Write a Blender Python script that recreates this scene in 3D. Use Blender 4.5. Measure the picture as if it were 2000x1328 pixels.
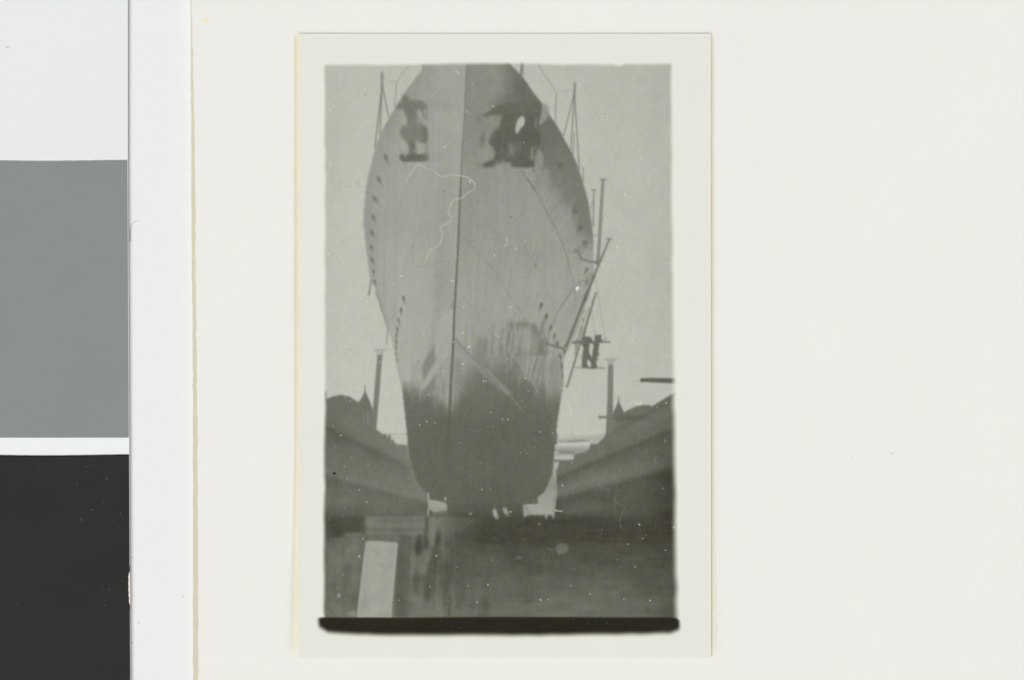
# A small black-and-white print of a ship in dry dock, hinged on a cream mount that lies on a white
# copy table next to a photographer's tone card, seen from straight above in soft daylight.
# One unit of the layout ("u") is 0.1 mm; layout x runs to the right, y runs towards the viewer's feet.
import bpy, math, random
import numpy as np
from mathutils import Matrix

for o in list(bpy.data.objects):
    bpy.data.objects.remove(o)
scene = bpy.context.scene
R = math.radians
U = 0.0001                                   # metres per layout unit

# ------------------------------------------------------------------ camera, sky, sun, exposure
cam_d = bpy.data.cameras.new('camera')
cam = bpy.data.objects.new('camera', cam_d)
scene.collection.objects.link(cam)
scene.camera = cam
cam_d.sensor_width = 36.0
cam_d.lens = 100.0
cam_d.clip_start = 0.01
cam_d.clip_end = 3000.0
TABLE_Z = 0.760                              # top of the table
PAPER_Z = TABLE_Z + 0.0026                   # the print's surface: the plane the lens is focused on
cam.location = (0.0, 0.0, PAPER_Z + 0.2 * 100.0 / 36.0)
cam.rotation_euler = (0, 0, 0)

SUN_EL, SUN_AZ = 70.0, 215.0                 # azimuth: where the light comes from, clockwise from +Y
world = bpy.data.worlds.new('World')
scene.world = world
world.use_nodes = True
wn = world.node_tree.nodes
wl = world.node_tree.links
wn.clear()
w_out = wn.new('ShaderNodeOutputWorld')
w_bg = wn.new('ShaderNodeBackground')
w_sky = wn.new('ShaderNodeTexSky')
w_sky.sky_type = 'NISHITA'
w_sky.sun_disc = False
w_sky.sun_elevation = R(SUN_EL)
w_sky.sun_rotation = R(SUN_AZ)
w_sky.air_density = 0.6                      # thin high cloud: a whitish, even sky
w_sky.dust_density = 5.0
w_sky.ozone_density = 0.5
w_bg.inputs['Strength'].default_value = 0.10
wl.new(w_sky.outputs[0], w_bg.inputs['Color'])
wl.new(w_bg.outputs[0], w_out.inputs['Surface'])

sun_d = bpy.data.lights.new('sun', 'SUN')
sun_d.energy = 1.5
sun_d.angle = R(50)
sun_d.color = (0.95, 0.995, 0.925)
sun = bpy.data.objects.new('sun', sun_d)
scene.collection.objects.link(sun)
sun.location = (0, 0, 5)
sun.rotation_euler = (R(90 - SUN_EL), 0, R(180 - SUN_AZ))

scene.view_settings.view_transform = 'Standard'
scene.view_settings.look = 'None'
scene.view_settings.gamma = 1.0
scene.view_settings.use_curve_mapping = False
scene.view_settings.exposure = 0.0


# ------------------------------------------------------------------ helpers
def P(x, y, z):
    """layout units -> world metres (z is already metres)"""
    return ((x - 1000.0) * U, (664.0 - y) * U, z)


def lin(c):
    c = np.asarray(c, dtype=float) / 255.0
    return np.where(c <= 0.04045, c / 12.92, ((c + 0.055) / 1.055) ** 2.4)


def tag(o, label=None, cat=None, group=None, kind=None):
    if label:
        o['label'] = label
    if cat:
        o['category'] = cat
    if group:
        o['group'] = group
    if kind:
        o['kind'] = kind
    return o


def mesh_obj(name, verts, faces, mat, parent=None, smooth=False):
    me = bpy.data.meshes.new(name)
    me.from_pydata([tuple(v) for v in verts], [], [tuple(f) for f in faces])
    me.update()
    if mat:
        me.materials.append(mat)
    if smooth:
        for p in me.polygons:
            p.use_smooth = True
    o = bpy.data.objects.new(name, me)
    scene.collection.objects.link(o)
    if parent:
        o.parent = parent
        o.matrix_parent_inverse = Matrix.Translation(-parent.location)
    return o


def empty(name, loc):
    o = bpy.data.objects.new(name, None)
    o.location = loc
    o.empty_display_size = 0.01
    scene.collection.objects.link(o)
    return o


def slab(outline, z0, z1, dz=None):
    """prism from an outline of layout points; dz(x, y) lifts both faces"""
    n = len(outline)
    f = dz or (lambda x, y: 0.0)
    v = [P(x, y, z0 + f(x, y)) for x, y in outline] + [P(x, y, z1 + f(x, y)) for x, y in outline]
    # outline given clockwise on the page -> reversed for upward faces
    faces = [list(range(n - 1, -1, -1)), list(range(n, 2 * n))]
    for i in range(n):
        j = (i + 1) % n
        faces.append([i, j, n + j, n + i])
    a = sum(v[n + i][0] * v[n + (i + 1) % n][1] - v[n + (i + 1) % n][0] * v[n + i][1] for i in range(n))
    if a < 0:
        faces = [list(reversed(q)) for q in faces]
    return v, faces


def material(name, color=None, attr=None, rough=0.75, spec=0.15, mottling=0.012, scale=900.0,
             bump=0.0, bscale=2500.0, gloss_noise=0.0, tint=None):
    m = bpy.data.materials.new(name)
    m.use_nodes = True
    nt = m.node_tree
    bs = nt.nodes['Principled BSDF']
    bs.inputs['Roughness'].default_value = rough
    bs.inputs['Specular IOR Level'].default_value = spec
    tc = nt.nodes.new('ShaderNodeTexCoord')
    if attr:
        src = nt.nodes.new('ShaderNodeAttribute')
        src.attribute_name = attr
        cs = src.outputs['Color']
    else:
        src = nt.nodes.new('ShaderNodeRGB')
        src.outputs[0].default_value = (*color, 1)
        cs = src.outputs[0]
    n1 = nt.nodes.new('ShaderNodeTexNoise')
    n1.inputs['Scale'].default_value = scale
    n1.inputs['Detail'].default_value = 6
    nt.links.new(tc.outputs['Object'], n1.inputs['Vector'])
    n2 = nt.nodes.new('ShaderNodeTexNoise')
    n2.inputs['Scale'].default_value = scale / 40.0
    n2.inputs['Detail'].default_value = 4
    nt.links.new(tc.outputs['Object'], n2.inputs['Vector'])
    add = nt.nodes.new('ShaderNodeMath')
    add.operation = 'ADD'
    nt.links.new(n1.outputs['Fac'], add.inputs[0])
    nt.links.new(n2.outputs['Fac'], add.inputs[1])
    mr = nt.nodes.new('ShaderNodeMapRange')
    mr.inputs['From Min'].default_value = 0.5
    mr.inputs['From Max'].default_value = 1.5
    mr.inputs['To Min'].default_value = 1.0 - 2 * mottling
    mr.inputs['To Max'].default_value = 1.0 + 2 * mottling
    nt.links.new(add.outputs[0], mr.inputs['Value'])
    mul = nt.nodes.new('ShaderNodeMix')
    mul.data_type = 'RGBA'
    mul.blend_type = 'MULTIPLY'
    mul.inputs[0].default_value = 1.0
    nt.links.new(cs, mul.inputs[6])
    nt.links.new(mr.outputs[0], mul.inputs[7])
    nt.links.new(mul.outputs[2], bs.inputs['Base Color'])
    if bump > 0:
        n3 = nt.nodes.new('ShaderNodeTexNoise')
        n3.inputs['Scale'].default_value = bscale
        n3.inputs['Detail'].default_value = 3
        nt.links.new(tc.outputs['Object'], n3.inputs['Vector'])
        bp = nt.nodes.new('ShaderNodeBump')
        bp.inputs['Strength'].default_value = bump
        bp.inputs['Distance'].default_value = 0.00005
        nt.links.new(n3.outputs['Fac'], bp.inputs['Height'])
        nt.links.new(bp.outputs[0], bs.inputs['Normal'])
    return m


CREAM = lin((236, 236, 229))
M_TABLE = material('white_laminate', lin((233, 236, 235)), rough=0.6, mottling=0.006, scale=300)
M_LEG = material('grey_steel', (0.30, 0.31, 0.32), rough=0.4, spec=0.5, mottling=0.03, scale=60)
M_GROUND = material('grey_floor', (0.22, 0.21, 0.20), rough=0.8, mottling=0.08, scale=20)
M_CARD = material('cream_card', CREAM, rough=0.85, mottling=0.008, scale=1400, bump=0.25, bscale=3000)
M_BACKING = material('shaded_under_card', lin((206, 200, 181)), rough=0.85, mottling=0.02, scale=1400, bump=0.25)  # shade inside the folded mount, put into the sheet's tan colour
M_CARDSHADE = material('cream_card_shadow', attr='tone', rough=0.85, mottling=0.03, scale=1800, bump=0.25, bscale=3000)  # the print's soft side shadows, painted as vertex colour on the mount
M_HINGE = material('japan_tissue', lin((237, 236, 231)), rough=0.9, mottling=0.012, scale=1600, bump=0.3, bscale=2500)
M_PAPEREDGE = material('aged_paper_edge', lin((228, 217, 186)), rough=0.8, mottling=0.05, scale=1500)
M_PRINT = material('gelatin_silver_print', attr='tone', rough=0.55, spec=0.0, mottling=0.004, scale=2600)
M_TCARD = material('tone_card_stock', lin((238, 240, 240)), rough=0.7, mottling=0.004, scale=600)
M_TCORE = material('tone_card_edge', lin((222, 208, 200)), rough=0.8, mottling=0.05, scale=2000)
M_WHITEP = material('white_patch', lin((231, 235, 233)), rough=0.7, mottling=0.005, scale=900)
M_GREYP = material('grey_patch', lin((137, 144, 142)), rough=0.7, spec=0.05, mottling=0.018, scale=3000, bump=0.1)
M_BLACKP = material('black_patch', lin((49, 50, 48)), rough=0.75, spec=0.05, mottling=0.05, scale=3000, bump=0.1)
M_TORN = material('torn_card_core', lin((236, 228, 218)), rough=0.9, mottling=0.08, scale=4000, bump=0.8)
M_HAIR = material('grey_hair', lin((150, 148, 145)), rough=0.6, mottling=0.02, scale=500)
M_DUST = material('pale_lint', lin((150, 151, 147)), rough=0.9, mottling=0.1, scale=3000)
M_DUSTD = material('dark_lint', lin((120, 120, 118)), rough=0.9, mottling=0.1, scale=3000)

# ------------------------------------------------------------------ the setting: floor and table
g = mesh_obj('ground', [(-1500, -1500, 0), (1500, -1500, 0), (1500, 1500, 0), (-1500, 1500, 0)], [(0, 1, 2, 3)], M_GROUND)
tag(g, kind='structure')

table = empty('copy_table', (0, 0, 0))
tag(table, 'plain white table that the mount and the tone card lie on', 'table')


def box(x0, x1, y0, y1, z0, z1):
    v = [(x, y, z) for z in (z0, z1) for y in (y0, y1) for x in (x0, x1)]
    return v, [(0, 2, 3, 1), (4, 5, 7, 6), (0, 1, 5, 4), (1, 3, 7, 5), (3, 2, 6, 7), (2, 0, 4, 6)]


mesh_obj('table_top', *box(-0.8, 0.8, -0.55, 0.55, TABLE_Z - 0.03, TABLE_Z), M_TABLE, table)
for sx in (-1, 1):
    for sy in (-1, 1):
        cx, cy = sx * 0.74, sy * 0.49
        mesh_obj('leg', *box(cx - 0.025, cx + 0.025, cy - 0.025, cy + 0.025, 0.0, TABLE_Z - 0.03), M_LEG, table)

# ------------------------------------------------------------------ the mount: a folded sheet, two layers
rng = np.random.default_rng(7)


def wavy(pts, step, amp, seed):
    r = np.random.default_rng(seed)
    out = []
    for (x0, y0), (x1, y1) in zip(pts[:-1], pts[1:]):
        n = max(1, int(math.hypot(x1 - x0, y1 - y0) / step))
        for i in range(n):
            t = i / n
            out.append((x0 + (x1 - x0) * t + r.normal(0, amp), y0 + (y1 - y0) * t + r.normal(0, amp * 0.3)))
    out.append(pts[-1])
    return out


mount = empty('mount_board', P(1300, 664, TABLE_Z))
tag(mount, 'large cream paper mount carrying the photograph, with an under layer in painted tan shade showing at its edge', 'mount')
MX1, MY0, MY1 = 2330.0, -290.0, 1640.0
Z_B = TABLE_Z + 0.0009
Z_C = TABLE_Z + 0.0018                       # top of the cream sheet
back_edge = wavy([(368.5, MY0), (370.3, 0), (372, 400), (375, 800), (375.3, 1328), (375.5, MY1)], 14, 0.35, 3)
top_edge = wavy([(366, MY0), (373.0, 0), (377.0, 150), (380.0, 330), (381.5, 560), (384.6, 800), (385.8, 1100), (386.3, 1328), (387, MY1)], 11, 0.5, 4)
v, f = slab([(MX1 + 4, MY0), (MX1 + 4, MY1)] + back_edge[::-1], TABLE_Z, Z_B)
tag(mesh_obj('under_layer', v, f, M_BACKING, mount), 'under layer peeping out along the mount edge, its shade painted tan')
v, f = slab([(MX1, MY0), (MX1, MY1)] + top_edge[::-1], Z_B, Z_C)
mesh_obj('top_layer', v, f, M_CARD, mount)


def tone_grid(name, fx, cols, y0, y1, rows, z, colour, mat, parent):
    """thin sheet between x=fx(y, 0) and fx(y, 1); colour(s, t) gives sRGB"""
    vs, cs, fs = [], [], []
    for j in range(rows + 1):
        t = j / rows
        y = y0 + (y1 - y0) * t
        for i in range(cols + 1):
            s = i / cols
            vs.append(P(fx(t, s), y, z))
            cs.append((*lin(colour(s, t)), 1.0))
    for j in range(rows):
        for i in range(cols):
            a = j * (cols + 1) + i
            fs.append((a, a + cols + 1, a + cols + 2, a + 1))
    o = mesh_obj(name, vs, fs, mat, parent)
    at = o.data.color_attributes.new('tone', 'FLOAT_COLOR', 'POINT')
    at.data.foreach_set('color', np.array(cs, dtype=np.float32).ravel())
    return o


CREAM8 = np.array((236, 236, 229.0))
TAN8 = np.array((231, 220, 199.0))


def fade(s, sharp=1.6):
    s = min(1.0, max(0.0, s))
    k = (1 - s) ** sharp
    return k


RIM8 = np.array((222, 214, 194.0))  # outer tan of the shadow painted beside the print
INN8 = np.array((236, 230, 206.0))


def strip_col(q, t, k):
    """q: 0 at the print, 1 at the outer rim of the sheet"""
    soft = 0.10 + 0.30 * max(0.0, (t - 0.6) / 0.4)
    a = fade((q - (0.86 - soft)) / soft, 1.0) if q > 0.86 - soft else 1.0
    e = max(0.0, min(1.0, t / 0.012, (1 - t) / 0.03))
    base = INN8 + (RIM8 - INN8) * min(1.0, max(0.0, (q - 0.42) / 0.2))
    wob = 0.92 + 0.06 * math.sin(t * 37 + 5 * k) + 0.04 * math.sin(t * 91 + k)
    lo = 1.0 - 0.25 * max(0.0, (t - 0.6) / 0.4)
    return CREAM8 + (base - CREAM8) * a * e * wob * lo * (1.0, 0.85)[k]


def wid(t):                                   # the painted shadow band widens where the print lifts at its lower end
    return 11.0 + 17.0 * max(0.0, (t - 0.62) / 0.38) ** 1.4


o = tone_grid('shadow_band', lambda t, s: 590 - (9 + wid(t)) + (9 + wid(t)) * s, 36, 62, 1284, 160, Z_C + 0.00006, lambda s, t: strip_col(1 - s, t, 0), M_CARDSHADE, mount)
tag(o, 'pale tan soft shadow painted on the mount beside the print')
o = tone_grid('shadow_band', lambda t, s: 1382 + (9 + 0.72 * wid(t)) * s, 36, 62, 1284, 160, Z_C + 0.00006, lambda s, t: strip_col(s, t, 1), M_CARDSHADE, mount)
tag(o, 'pale tan soft shadow painted on the mount beside the print')
# foxing spot
vs = [P(400.5 + 4.0 * math.cos(a) * (1 + 0.25 * math.sin(3 * a)), 40 + 4.4 * math.sin(a), Z_C + 0.00003) for a in np.linspace(0, 2 * math.pi, 15)[:-1]]
M_FOX = material('foxing', lin((242, 234, 190)), rough=0.9, mottling=0.04, scale=2500)
o = mesh_obj('foxing_spot', vs, [list(range(13, -1, -1))], M_FOX, mount)
tag(o, 'tiny yellow stain on the cream paper')

# tissue hinges that hold the print: torn outer edges
for side in (0, 1):
    r = np.random.default_rng(20 + side)
    pts = []
    if side == 0:
        ys = np.arange(76, 344, 6.0)
        edge = [(546 - 6 * ((y - 76) / 268) + r.normal(0, 1.3), y) for y in ys]
        outline = [(600, 72), (600, 344)] + edge[::-1]
        zt = 0.00003
    else:
        ys = np.arange(58, 332, 6.0)
        edge = [(1452 + 6 * ((y - 58) / 272) + r.normal(0, 1.4), y) for y in ys]
        outline = [(1375, 63)] + edge + [(1375, 334)]
        zt = 0.00004
    v, f = slab(outline, Z_C - 0.00001, Z_C + zt)
    o = mesh_obj('paper_hinge', v, f, M_HINGE)
    tag(o, 'thin white tissue hinge with torn edge on the print side ' + ('facing the tone card', 'away from the tone card')[side], 'hinge', 'tissue hinges holding the print')

# ------------------------------------------------------------------ the tone card
tc = empty('tone_card', P(60, 600, TABLE_Z))
tag(tc, 'stiff test card with white, grey and black patches beside the mount', 'test card')
TZ0, TZ1 = TABLE_Z, TABLE_Z + 0.0011


def card_x(y):
    return 247.6 + max(0.0, (y - 312) / 1016.0) * 5.2


chip = [(252.0, 1117), (249.8, 1119), (249.6, 1124), (248.0, 1126), (249.2, 1130), (248.6, 1139), (249.1, 1146), (248.6, 1153), (249.7, 1158),
        (248.9, 1163), (250.1, 1168), (249.7, 1175), (251.0, 1180), (252.2, 1184)]
edge = [(card_x(-330), -330), (card_x(0), 0), (card_x(312), 312), (card_x(600), 600), (card_x(900), 900), (card_x(1328), 1328), (card_x(1700), 1700)]
v, f = slab([(-330, -330)] + edge + [(-330, 1700)], TZ0, TZ1 - 0.00002)
o = mesh_obj('card_stock', v, f, M_TCARD, tc)
o.data.materials.append(M_TCORE)
for p in o.data.polygons:
    if abs(p.normal.z) < 0.5:
        p.material_index = 1


def patch(name, y0, y1, mat, label, xr=0.4, cut=None, rag=0.0):
    r = np.random.default_rng(int(abs(y0)) + 5)
    top = [(x, y0 + (r.normal(0, rag) if rag else 0) + (0.9 * math.sin(x / 55.0) * (1 if rag else 0))) for x in np.linspace(-290, card_x(y0) - xr, 60)]
    ys = [y for y in np.linspace(y0, y1, 24)][1:]
    right = [(card_x(y) - xr, y) for y in ys]
    if cut:
        right = [p for p in right if p[1] < cut[0][1]] + cut + [p for p in right if p[1] > cut[-1][1]]
    vv, ff = slab(top + right + [(-290, y1)], TZ1 - 0.00002, TZ1 + 0.00002)
    oo = mesh_obj(name, vv, ff, mat, tc)
    tag(oo, label)


patch('white_patch', -290, 312.0, M_WHITEP, 'white tone patch', 0.8)
patch('grey_patch', 312.6, 855, M_GREYP, 'mid grey tone patch', 0.8, rag=0.12)
patch('black_patch', 888.5, 1430, M_BLACKP, 'black tone patch with a torn nick at its edge', 0.5, cut=chip, rag=0.12)
cv = [(x, y) for x, y in chip] + [(252.4, 1184), (252.2, 1117)][::-1]
v, f = slab([(card_x(1117) + 0.2, 1116)] + [(card_x(1184) + 0.4, 1185)] + chip[::-1], TZ1 - 0.00025, TZ1 - 0.000005)
tag(mesh_obj('torn_nick', v, f, M_TORN, tc), 'torn nick baring pale card core')


def tube(name, pts, rad, mat, sides=5, taper=None):
    vs, fs = [], []
    n = len(pts)
    for i, (x, y, z) in enumerate(pts):
        a = pts[max(0, i - 1)]
        b = pts[min(n - 1, i + 1)]
        d = np.array([b[0] - a[0], -(b[1] - a[1])])
        d = d / (np.linalg.norm(d) + 1e-9)
        nrm = np.array([-d[1], d[0]])
        rr = rad * (taper(i / (n - 1)) if taper else 1.0)
        c = P(x, y, z)
        for k in range(sides):
            t = 2 * math.pi * k / sides
            vs.append((c[0] + nrm[0] * rr * math.cos(t), c[1] + nrm[1] * rr * math.cos(t), c[2] + rr * math.sin(t)))
    for i in range(n - 1):
        for k in range(sides):
            q = (k + 1) % sides
            fs.append((i * sides + k, i * sides + q, (i + 1) * sides + q, (i + 1) * sides + k))
    fs.append(tuple(range(sides - 1, -1, -1)))
    fs.append(tuple((n - 1) * sides + k for k in range(sides)))
    return mesh_obj(name, vs, fs, mat, smooth=True)


hz = TABLE_Z + 0.00006
o = tube('hair', [(251.0, 471, TABLE_Z + 0.0004), (250.6, 455, TABLE_Z + 0.0003), (251.5, 445, hz + 0.0001), (254, 437, hz), (259, 432.5, hz), (268, 430, hz)],
         0.00006, M_HAIR, taper=lambda t: 1.0 - 0.6 * t)
tag(o, 'single curled hair lying against the edge of the grey patch', 'hair')

# lint on the tone card and on the table: uncountable flecks
lv, lf = [], []
r = np.random.default_rng(91)


def fleck(x, y, z, rad, L, F):
    b = len(L)
    k = 6
    ph = r.uniform(0, 6.28)
    ex = r.uniform(1, 2.0)
    for i in range(k):
        a = 2 * math.pi * i / k
        px, py = math.cos(a) * rad * ex, math.sin(a) * rad
        L.append(P(x + px * math.cos(ph) - py * math.sin(ph), y + px * math.sin(ph) + py * math.cos(ph), z))
    L.append(P(x, y, z + 0.00004))
    for i in range(k):
        F.append((b + (i + 1) % k, b + i, b + k))


for _ in range(34):
    fleck(r.uniform(2, 244), r.uniform(895, 1326), TZ1 + 0.000022, r.uniform(0.2, 0.45), lv, lf)
for x, y, q in ((166, 911, .9), (207, 935, 1.2), (148, 947, .9), (179, 996, .9), (233, 1003, .9), (156, 1013, 1.0), (158, 1017, .8), (211, 1152, 1.0), (202, 1183, .9), (230, 386, .9), (171, 383, .8), (172, 388, .7)):
    fleck(x, y, TZ1 + 0.000022, q * 0.75, lv, lf)
tag(mesh_obj('lint', lv, lf, M_DUST), 'pale lint flecks scattered over the black patch', 'lint', kind='stuff')
lv, lf = [], []
for x, y, q in ((9, 91, .7), (12, 91.5, .8), (15, 92, .6), (268, 1218, .8), (355, 1167, .9), (362, 1163, .6), (256, 1090, .8), (255, 1257, .7)):
    fleck(x, y, (TZ1 if x < 240 else TABLE_Z) + 0.00003, q, lv, lf)
for _ in range(30):
    fleck(r.uniform(400, 1990), r.uniform(5, 1320), Z_C + 0.00004, r.uniform(0.3, 0.6), lv, lf)
fleck(1744, 885, Z_C + 0.00004, 0.9, lv, lf)
tag(mesh_obj('lint', lv, lf, M_DUSTD), 'dark lint specks strewn over the cream mount and white table', 'lint', kind='stuff')

# ------------------------------------------------------------------ the print
# The print is one flat sheet.  Its picture is silver in the emulsion: a tone for every point of the sheet,
# laid down below on a fine grid.  Each printed subject is its own patch of that sheet.
PX0, PX1, PY0, PY1 = 583.5, 1389.0, 66.0, 1285.0
STEP = 1.5
NX = int((PX1 - PX0) / STEP) + 1
NY = int((PY1 - PY0) / STEP) + 1
gx = PX0 + np.arange(NX) * STEP
gy = PY0 + np.arange(NY) * STEP
PX1, PY1 = gx[-1], gy[-1]
X, Y = np.meshgrid(gx, gy)
T = np.full((NY, NX), 190.0)                 # tone, 0..255
LAB = np.zeros((NY, NX), dtype=np.int32)
LABELS = []                                  # (name, parent index or None, label)


def new_label(name, parent=None, label=None):
    LABELS.append((name, parent, label))
    return len(LABELS)                       # 1-based


def smooth(a):
    a = np.clip(a, 0, 1)
    return a * a * (3 - 2 * a)


def crop(x0, y0, x1, y1, pad):
    i0 = max(0, int((x0 - pad - PX0) / STEP))
    i1 = min(NX, int((x1 + pad - PX0) / STEP) + 2)
    j0 = max(0, int((y0 - pad - PY0) / STEP))
    j1 = min(NY, int((y1 + pad - PY0) / STEP) + 2)
    return slice(j0, j1), slice(i0, i1)


def gblur(a, s):
    """gaussian blur, sigma in cells"""
    if s < 0.3:
        return a
    n = int(3 * s) + 1
    k = np.exp(-0.5 * (np.arange(-n, n + 1) / s) ** 2)
    k /= k.sum()
    p = np.pad(a, n, mode='edge')
    q = np.zeros((p.shape[0], a.shape[1]))
    for i, w in enumerate(k):
        q += w * p[:, i:i + a.shape[1]]
    o_ = np.zeros_like(a)
    for i, w in enumerate(k):
        o_ += w * q[i:i + a.shape[0], :]
    return o_


def seg_dist(x, y, a, b):
    dx, dy = b[0] - a[0], b[1] - a[1]
    L = dx * dx + dy * dy + 1e-9
    t = np.clip(((x - a[0]) * dx + (y - a[1]) * dy) / L, 0, 1)
    return np.hypot(x - a[0] - t * dx, y - a[1] - t * dy), t


def inside(x, y, pts):
    c = np.zeros(x.shape, dtype=bool)
    n = len(pts)
    for i in range(n):
        x0, y0 = pts[i]
        x1, y1 = pts[(i + 1) % n]
        if y0 == y1:
            continue
        hit = ((y0 > y) != (y1 > y)) & (x < (x1 - x0) * (y - y0) / (y1 - y0) + x0)
        c ^= hit
    return c


def spline(pts, n=8):
    """Catmull-Rom through the points"""
    p = [pts[0]] + list(pts) + [pts[-1]]
    out = []
    for i in range(1, len(p) - 2):
        a, b, c, d = (np.array(q, float) for q in p[i - 1:i + 3])
        for k in range(n):
            t = k / n
            out.append(tuple(0.5 * (2 * b + (c - a) * t + (2 * a - 5 * b + 4 * c - d) * t * t + (3 * b - a - 3 * c + d) * t ** 3)))
    out.append(tuple(pts[-1]))
    return out


def lay(js, is_, m, tone, alpha, lab, cut=0.5):
    t = tone(X[js, is_], Y[js, is_]) if callable(tone) else tone
    T[js, is_] += (t - T[js, is_]) * m * alpha
    if lab:
        LAB[js, is_][m > cut] = lab


def poly(pts, tone, soft=2.0, alpha=1.0, lab=0, cut=0.5, clip=None):
    """soft-edged polygon: signed distance to its outline"""
    xs, ys = [p[0] for p in pts], [p[1] for p in pts]
    js, is_ = crop(min(xs), min(ys), max(xs), max(ys), soft * 2 + 2)
    x, y = X[js, is_], Y[js, is_]
    m = inside(x, y, pts).astype(float)
    if soft > 5:
        m = gblur(m, soft / STEP * 0.6)
    else:
        d = np.full(x.shape, 1e9)
        for i in range(len(pts)):
            q, _ = seg_dist(x, y, pts[i], pts[(i + 1) % len(pts)])
            d = np.minimum(d, q)
        m = smooth(0.5 + np.where(m > 0, d, -d) / (2 * max(soft, 0.8)))
    if clip is not None:
        m = m * clip[js, is_]
    lay(js, is_, m, tone, alpha, lab, cut)


def line(pts, w, tone, alpha=1.0, soft=1.2, lab=0, w1=None, cut=0.4, clip=None):
    xs, ys = [p[0] for p in pts], [p[1] for p in pts]
    wm = max(w, w1 or 0)
    js, is_ = crop(min(xs), min(ys), max(xs), max(ys), wm + soft * 2 + 2)
    x, y = X[js, is_], Y[js, is_]
    m = np.zeros(x.shape)
    n = len(pts) - 1
    for i in range(n):
        q, t = seg_dist(x, y, pts[i], pts[i + 1])
        ww = (w if w1 is None else w + (w1 - w) * (i + t) / n) * 0.5
        m = np.maximum(m, smooth(0.5 + (ww - q) / (2 * soft)))
    if clip is not None:
        m = m * clip[js, is_]
    lay(js, is_, m, tone, alpha, lab, cut)


def blob(cx, cy, rx, ry, ang, tone, alpha=1.0, hard=0.5, lab=0, cut=0.45, clip=None):
    """ellipse; hard 0 = gaussian-like, 1 = crisp"""
    rr = max(rx, ry) * 1.8
    js, is_ = crop(cx - rr, cy - rr, cx + rr, cy + rr, 3)
    a = R(ang)
    dx, dy = X[js, is_] - cx, Y[js, is_] - cy
    u = (dx * math.cos(a) + dy * math.sin(a)) / rx
    v_ = (-dx * math.sin(a) + dy * math.cos(a)) / ry
    q = np.hypot(u, v_)
    s = 0.12 + (1 - hard) * 0.75
    m = smooth(0.5 + (1 - q) / (2 * s))
    if clip is not None:
        m = m * clip[js, is_]
    lay(js, is_, m, tone, alpha, lab, cut)


def noise(sx, sy, seed):
    """smooth noise over the sheet, unit variance, correlation lengths in layout units"""
    r_ = np.random.default_rng(seed)
    nx, ny = int((PX1 - PX0) / sx) + 4, int((PY1 - PY0) / sy) + 4
    g_ = r_.normal(0, 1, (ny, nx))
    fx, fy = (X - PX0) / sx, (Y - PY0) / sy
    i, j = fx.astype(int), fy.astype(int)
    u, v_ = smooth(fx - i), smooth(fy - j)
    i1, j1 = np.minimum(i + 1, nx - 1), np.minimum(j + 1, ny - 1)
    return (g_[j, i] * (1 - u) + g_[j, i1] * u) * (1 - v_) + (g_[j1, i] * (1 - u) + g_[j1, i1] * u) * v_


def ramp(a, a0, a1):
    return smooth((a - a0) / (a1 - a0))


# ---- printed subjects (regions of the sheet)
L_BORDER = new_label('white_border', None, 'plain white margin of the print')
L_BAR = new_label('black_film_edge', None, 'black film edge bar below the picture')
L_SKY = new_label('sky_image', None, 'pale grey empty sky in the picture')
L_FLOOR = new_label('dock_floor_image', None, 'dark dock floor in the picture')
L_WATER = new_label('far_quay_image', None, 'pale hazy far quay between hull and dock wall')
L_WALL1 = new_label('dock_wall_image', None, 'stepped dock wall topped by domed shed roof')
L_WALL2 = new_label('dock_wall_image', None, 'stepped dock wall with sloping shed roof and jutting platform')
L_SPIRE1 = new_label('turret_image', None, 'pointed turret beside domed shed roof')
L_SPIRE2 = new_label('turret_image', None, 'pointed turret by the chimney below the floating boom')
L_CHIM1 = new_label('chimney_image', None, 'tall slanting chimney behind domed shed')
L_CHIM2 = new_label('chimney_image', None, 'tall upright chimney below the winch frame')
L_BOOM = new_label('boom_image', None, 'dark horizontal boom poking in from the picture edge')
L_MAST1 = new_label('tripod_mast_image', None, 'slim tripod mast beside the bow flare with single anchor')
L_MAST2 = new_label('tripod_mast_image', None, 'slim tripod mast beside the shaded bow flare')
L_SHIP = new_label('ship_image', None, 'ship bow seen from ahead, towering grey hull')
L_STEM = new_label('stem_image', L_SHIP, 'dark line of the stem')
L_ANCH1 = new_label('anchor_image', L_SHIP, 'dark stowed anchor on the lit bow')
L_ANCH2 = new_label('anchor_image', L_SHIP, 'dark stowed anchor on the shaded bow')
L_LOWER = new_label('dark_bottom_image', L_SHIP, 'dark painted lower hull')
L_STRUT1 = new_label('staging_pole_image', None, 'upright staging pole with flat cap beside the hull')
L_STRUT2 = new_label('staging_pole_image', None, 'long leaning staging pole with flat cap')
L_STRUT3 = new_label('staging_pole_image', None, 'short leaning staging pole below the long one')
L_WINCH = new_label('staging_frame_image', None, 'dark H-shaped frame hanging beside the hull')
L_TIMBER = new_label('timber_blocks_image', None, 'blurred rough timber blocks on the dock floor')
L_PLANK = new_label('plank_image', None, 'pale upright plank standing on the dock floor')

def soften(cx, cy, rx, ry, s):
    """local focus fall-off of the old lens"""
    js, is_ = crop(cx - rx, cy - ry, cx + rx, cy + ry, 10)
    m = smooth(1.6 - np.maximum(abs(X[js, is_] - cx) / rx, abs(Y[js, is_] - cy) / ry) * 1.3)
    T[js, is_] += (gblur(T[js, is_], s) - T[js, is_]) * m


# ---- sky
def sky_tone(x, y):
    t = 190 - 6.0 * ramp(x, 900, 1300) - 3.0 * ramp(y, 330, 130) - 3.0 * ramp(x, 1240, 1310) + 3.0 * ramp(y, 560, 800)
    t = t - 2.5 * ramp(x, 700, 640)
    return t


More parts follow.
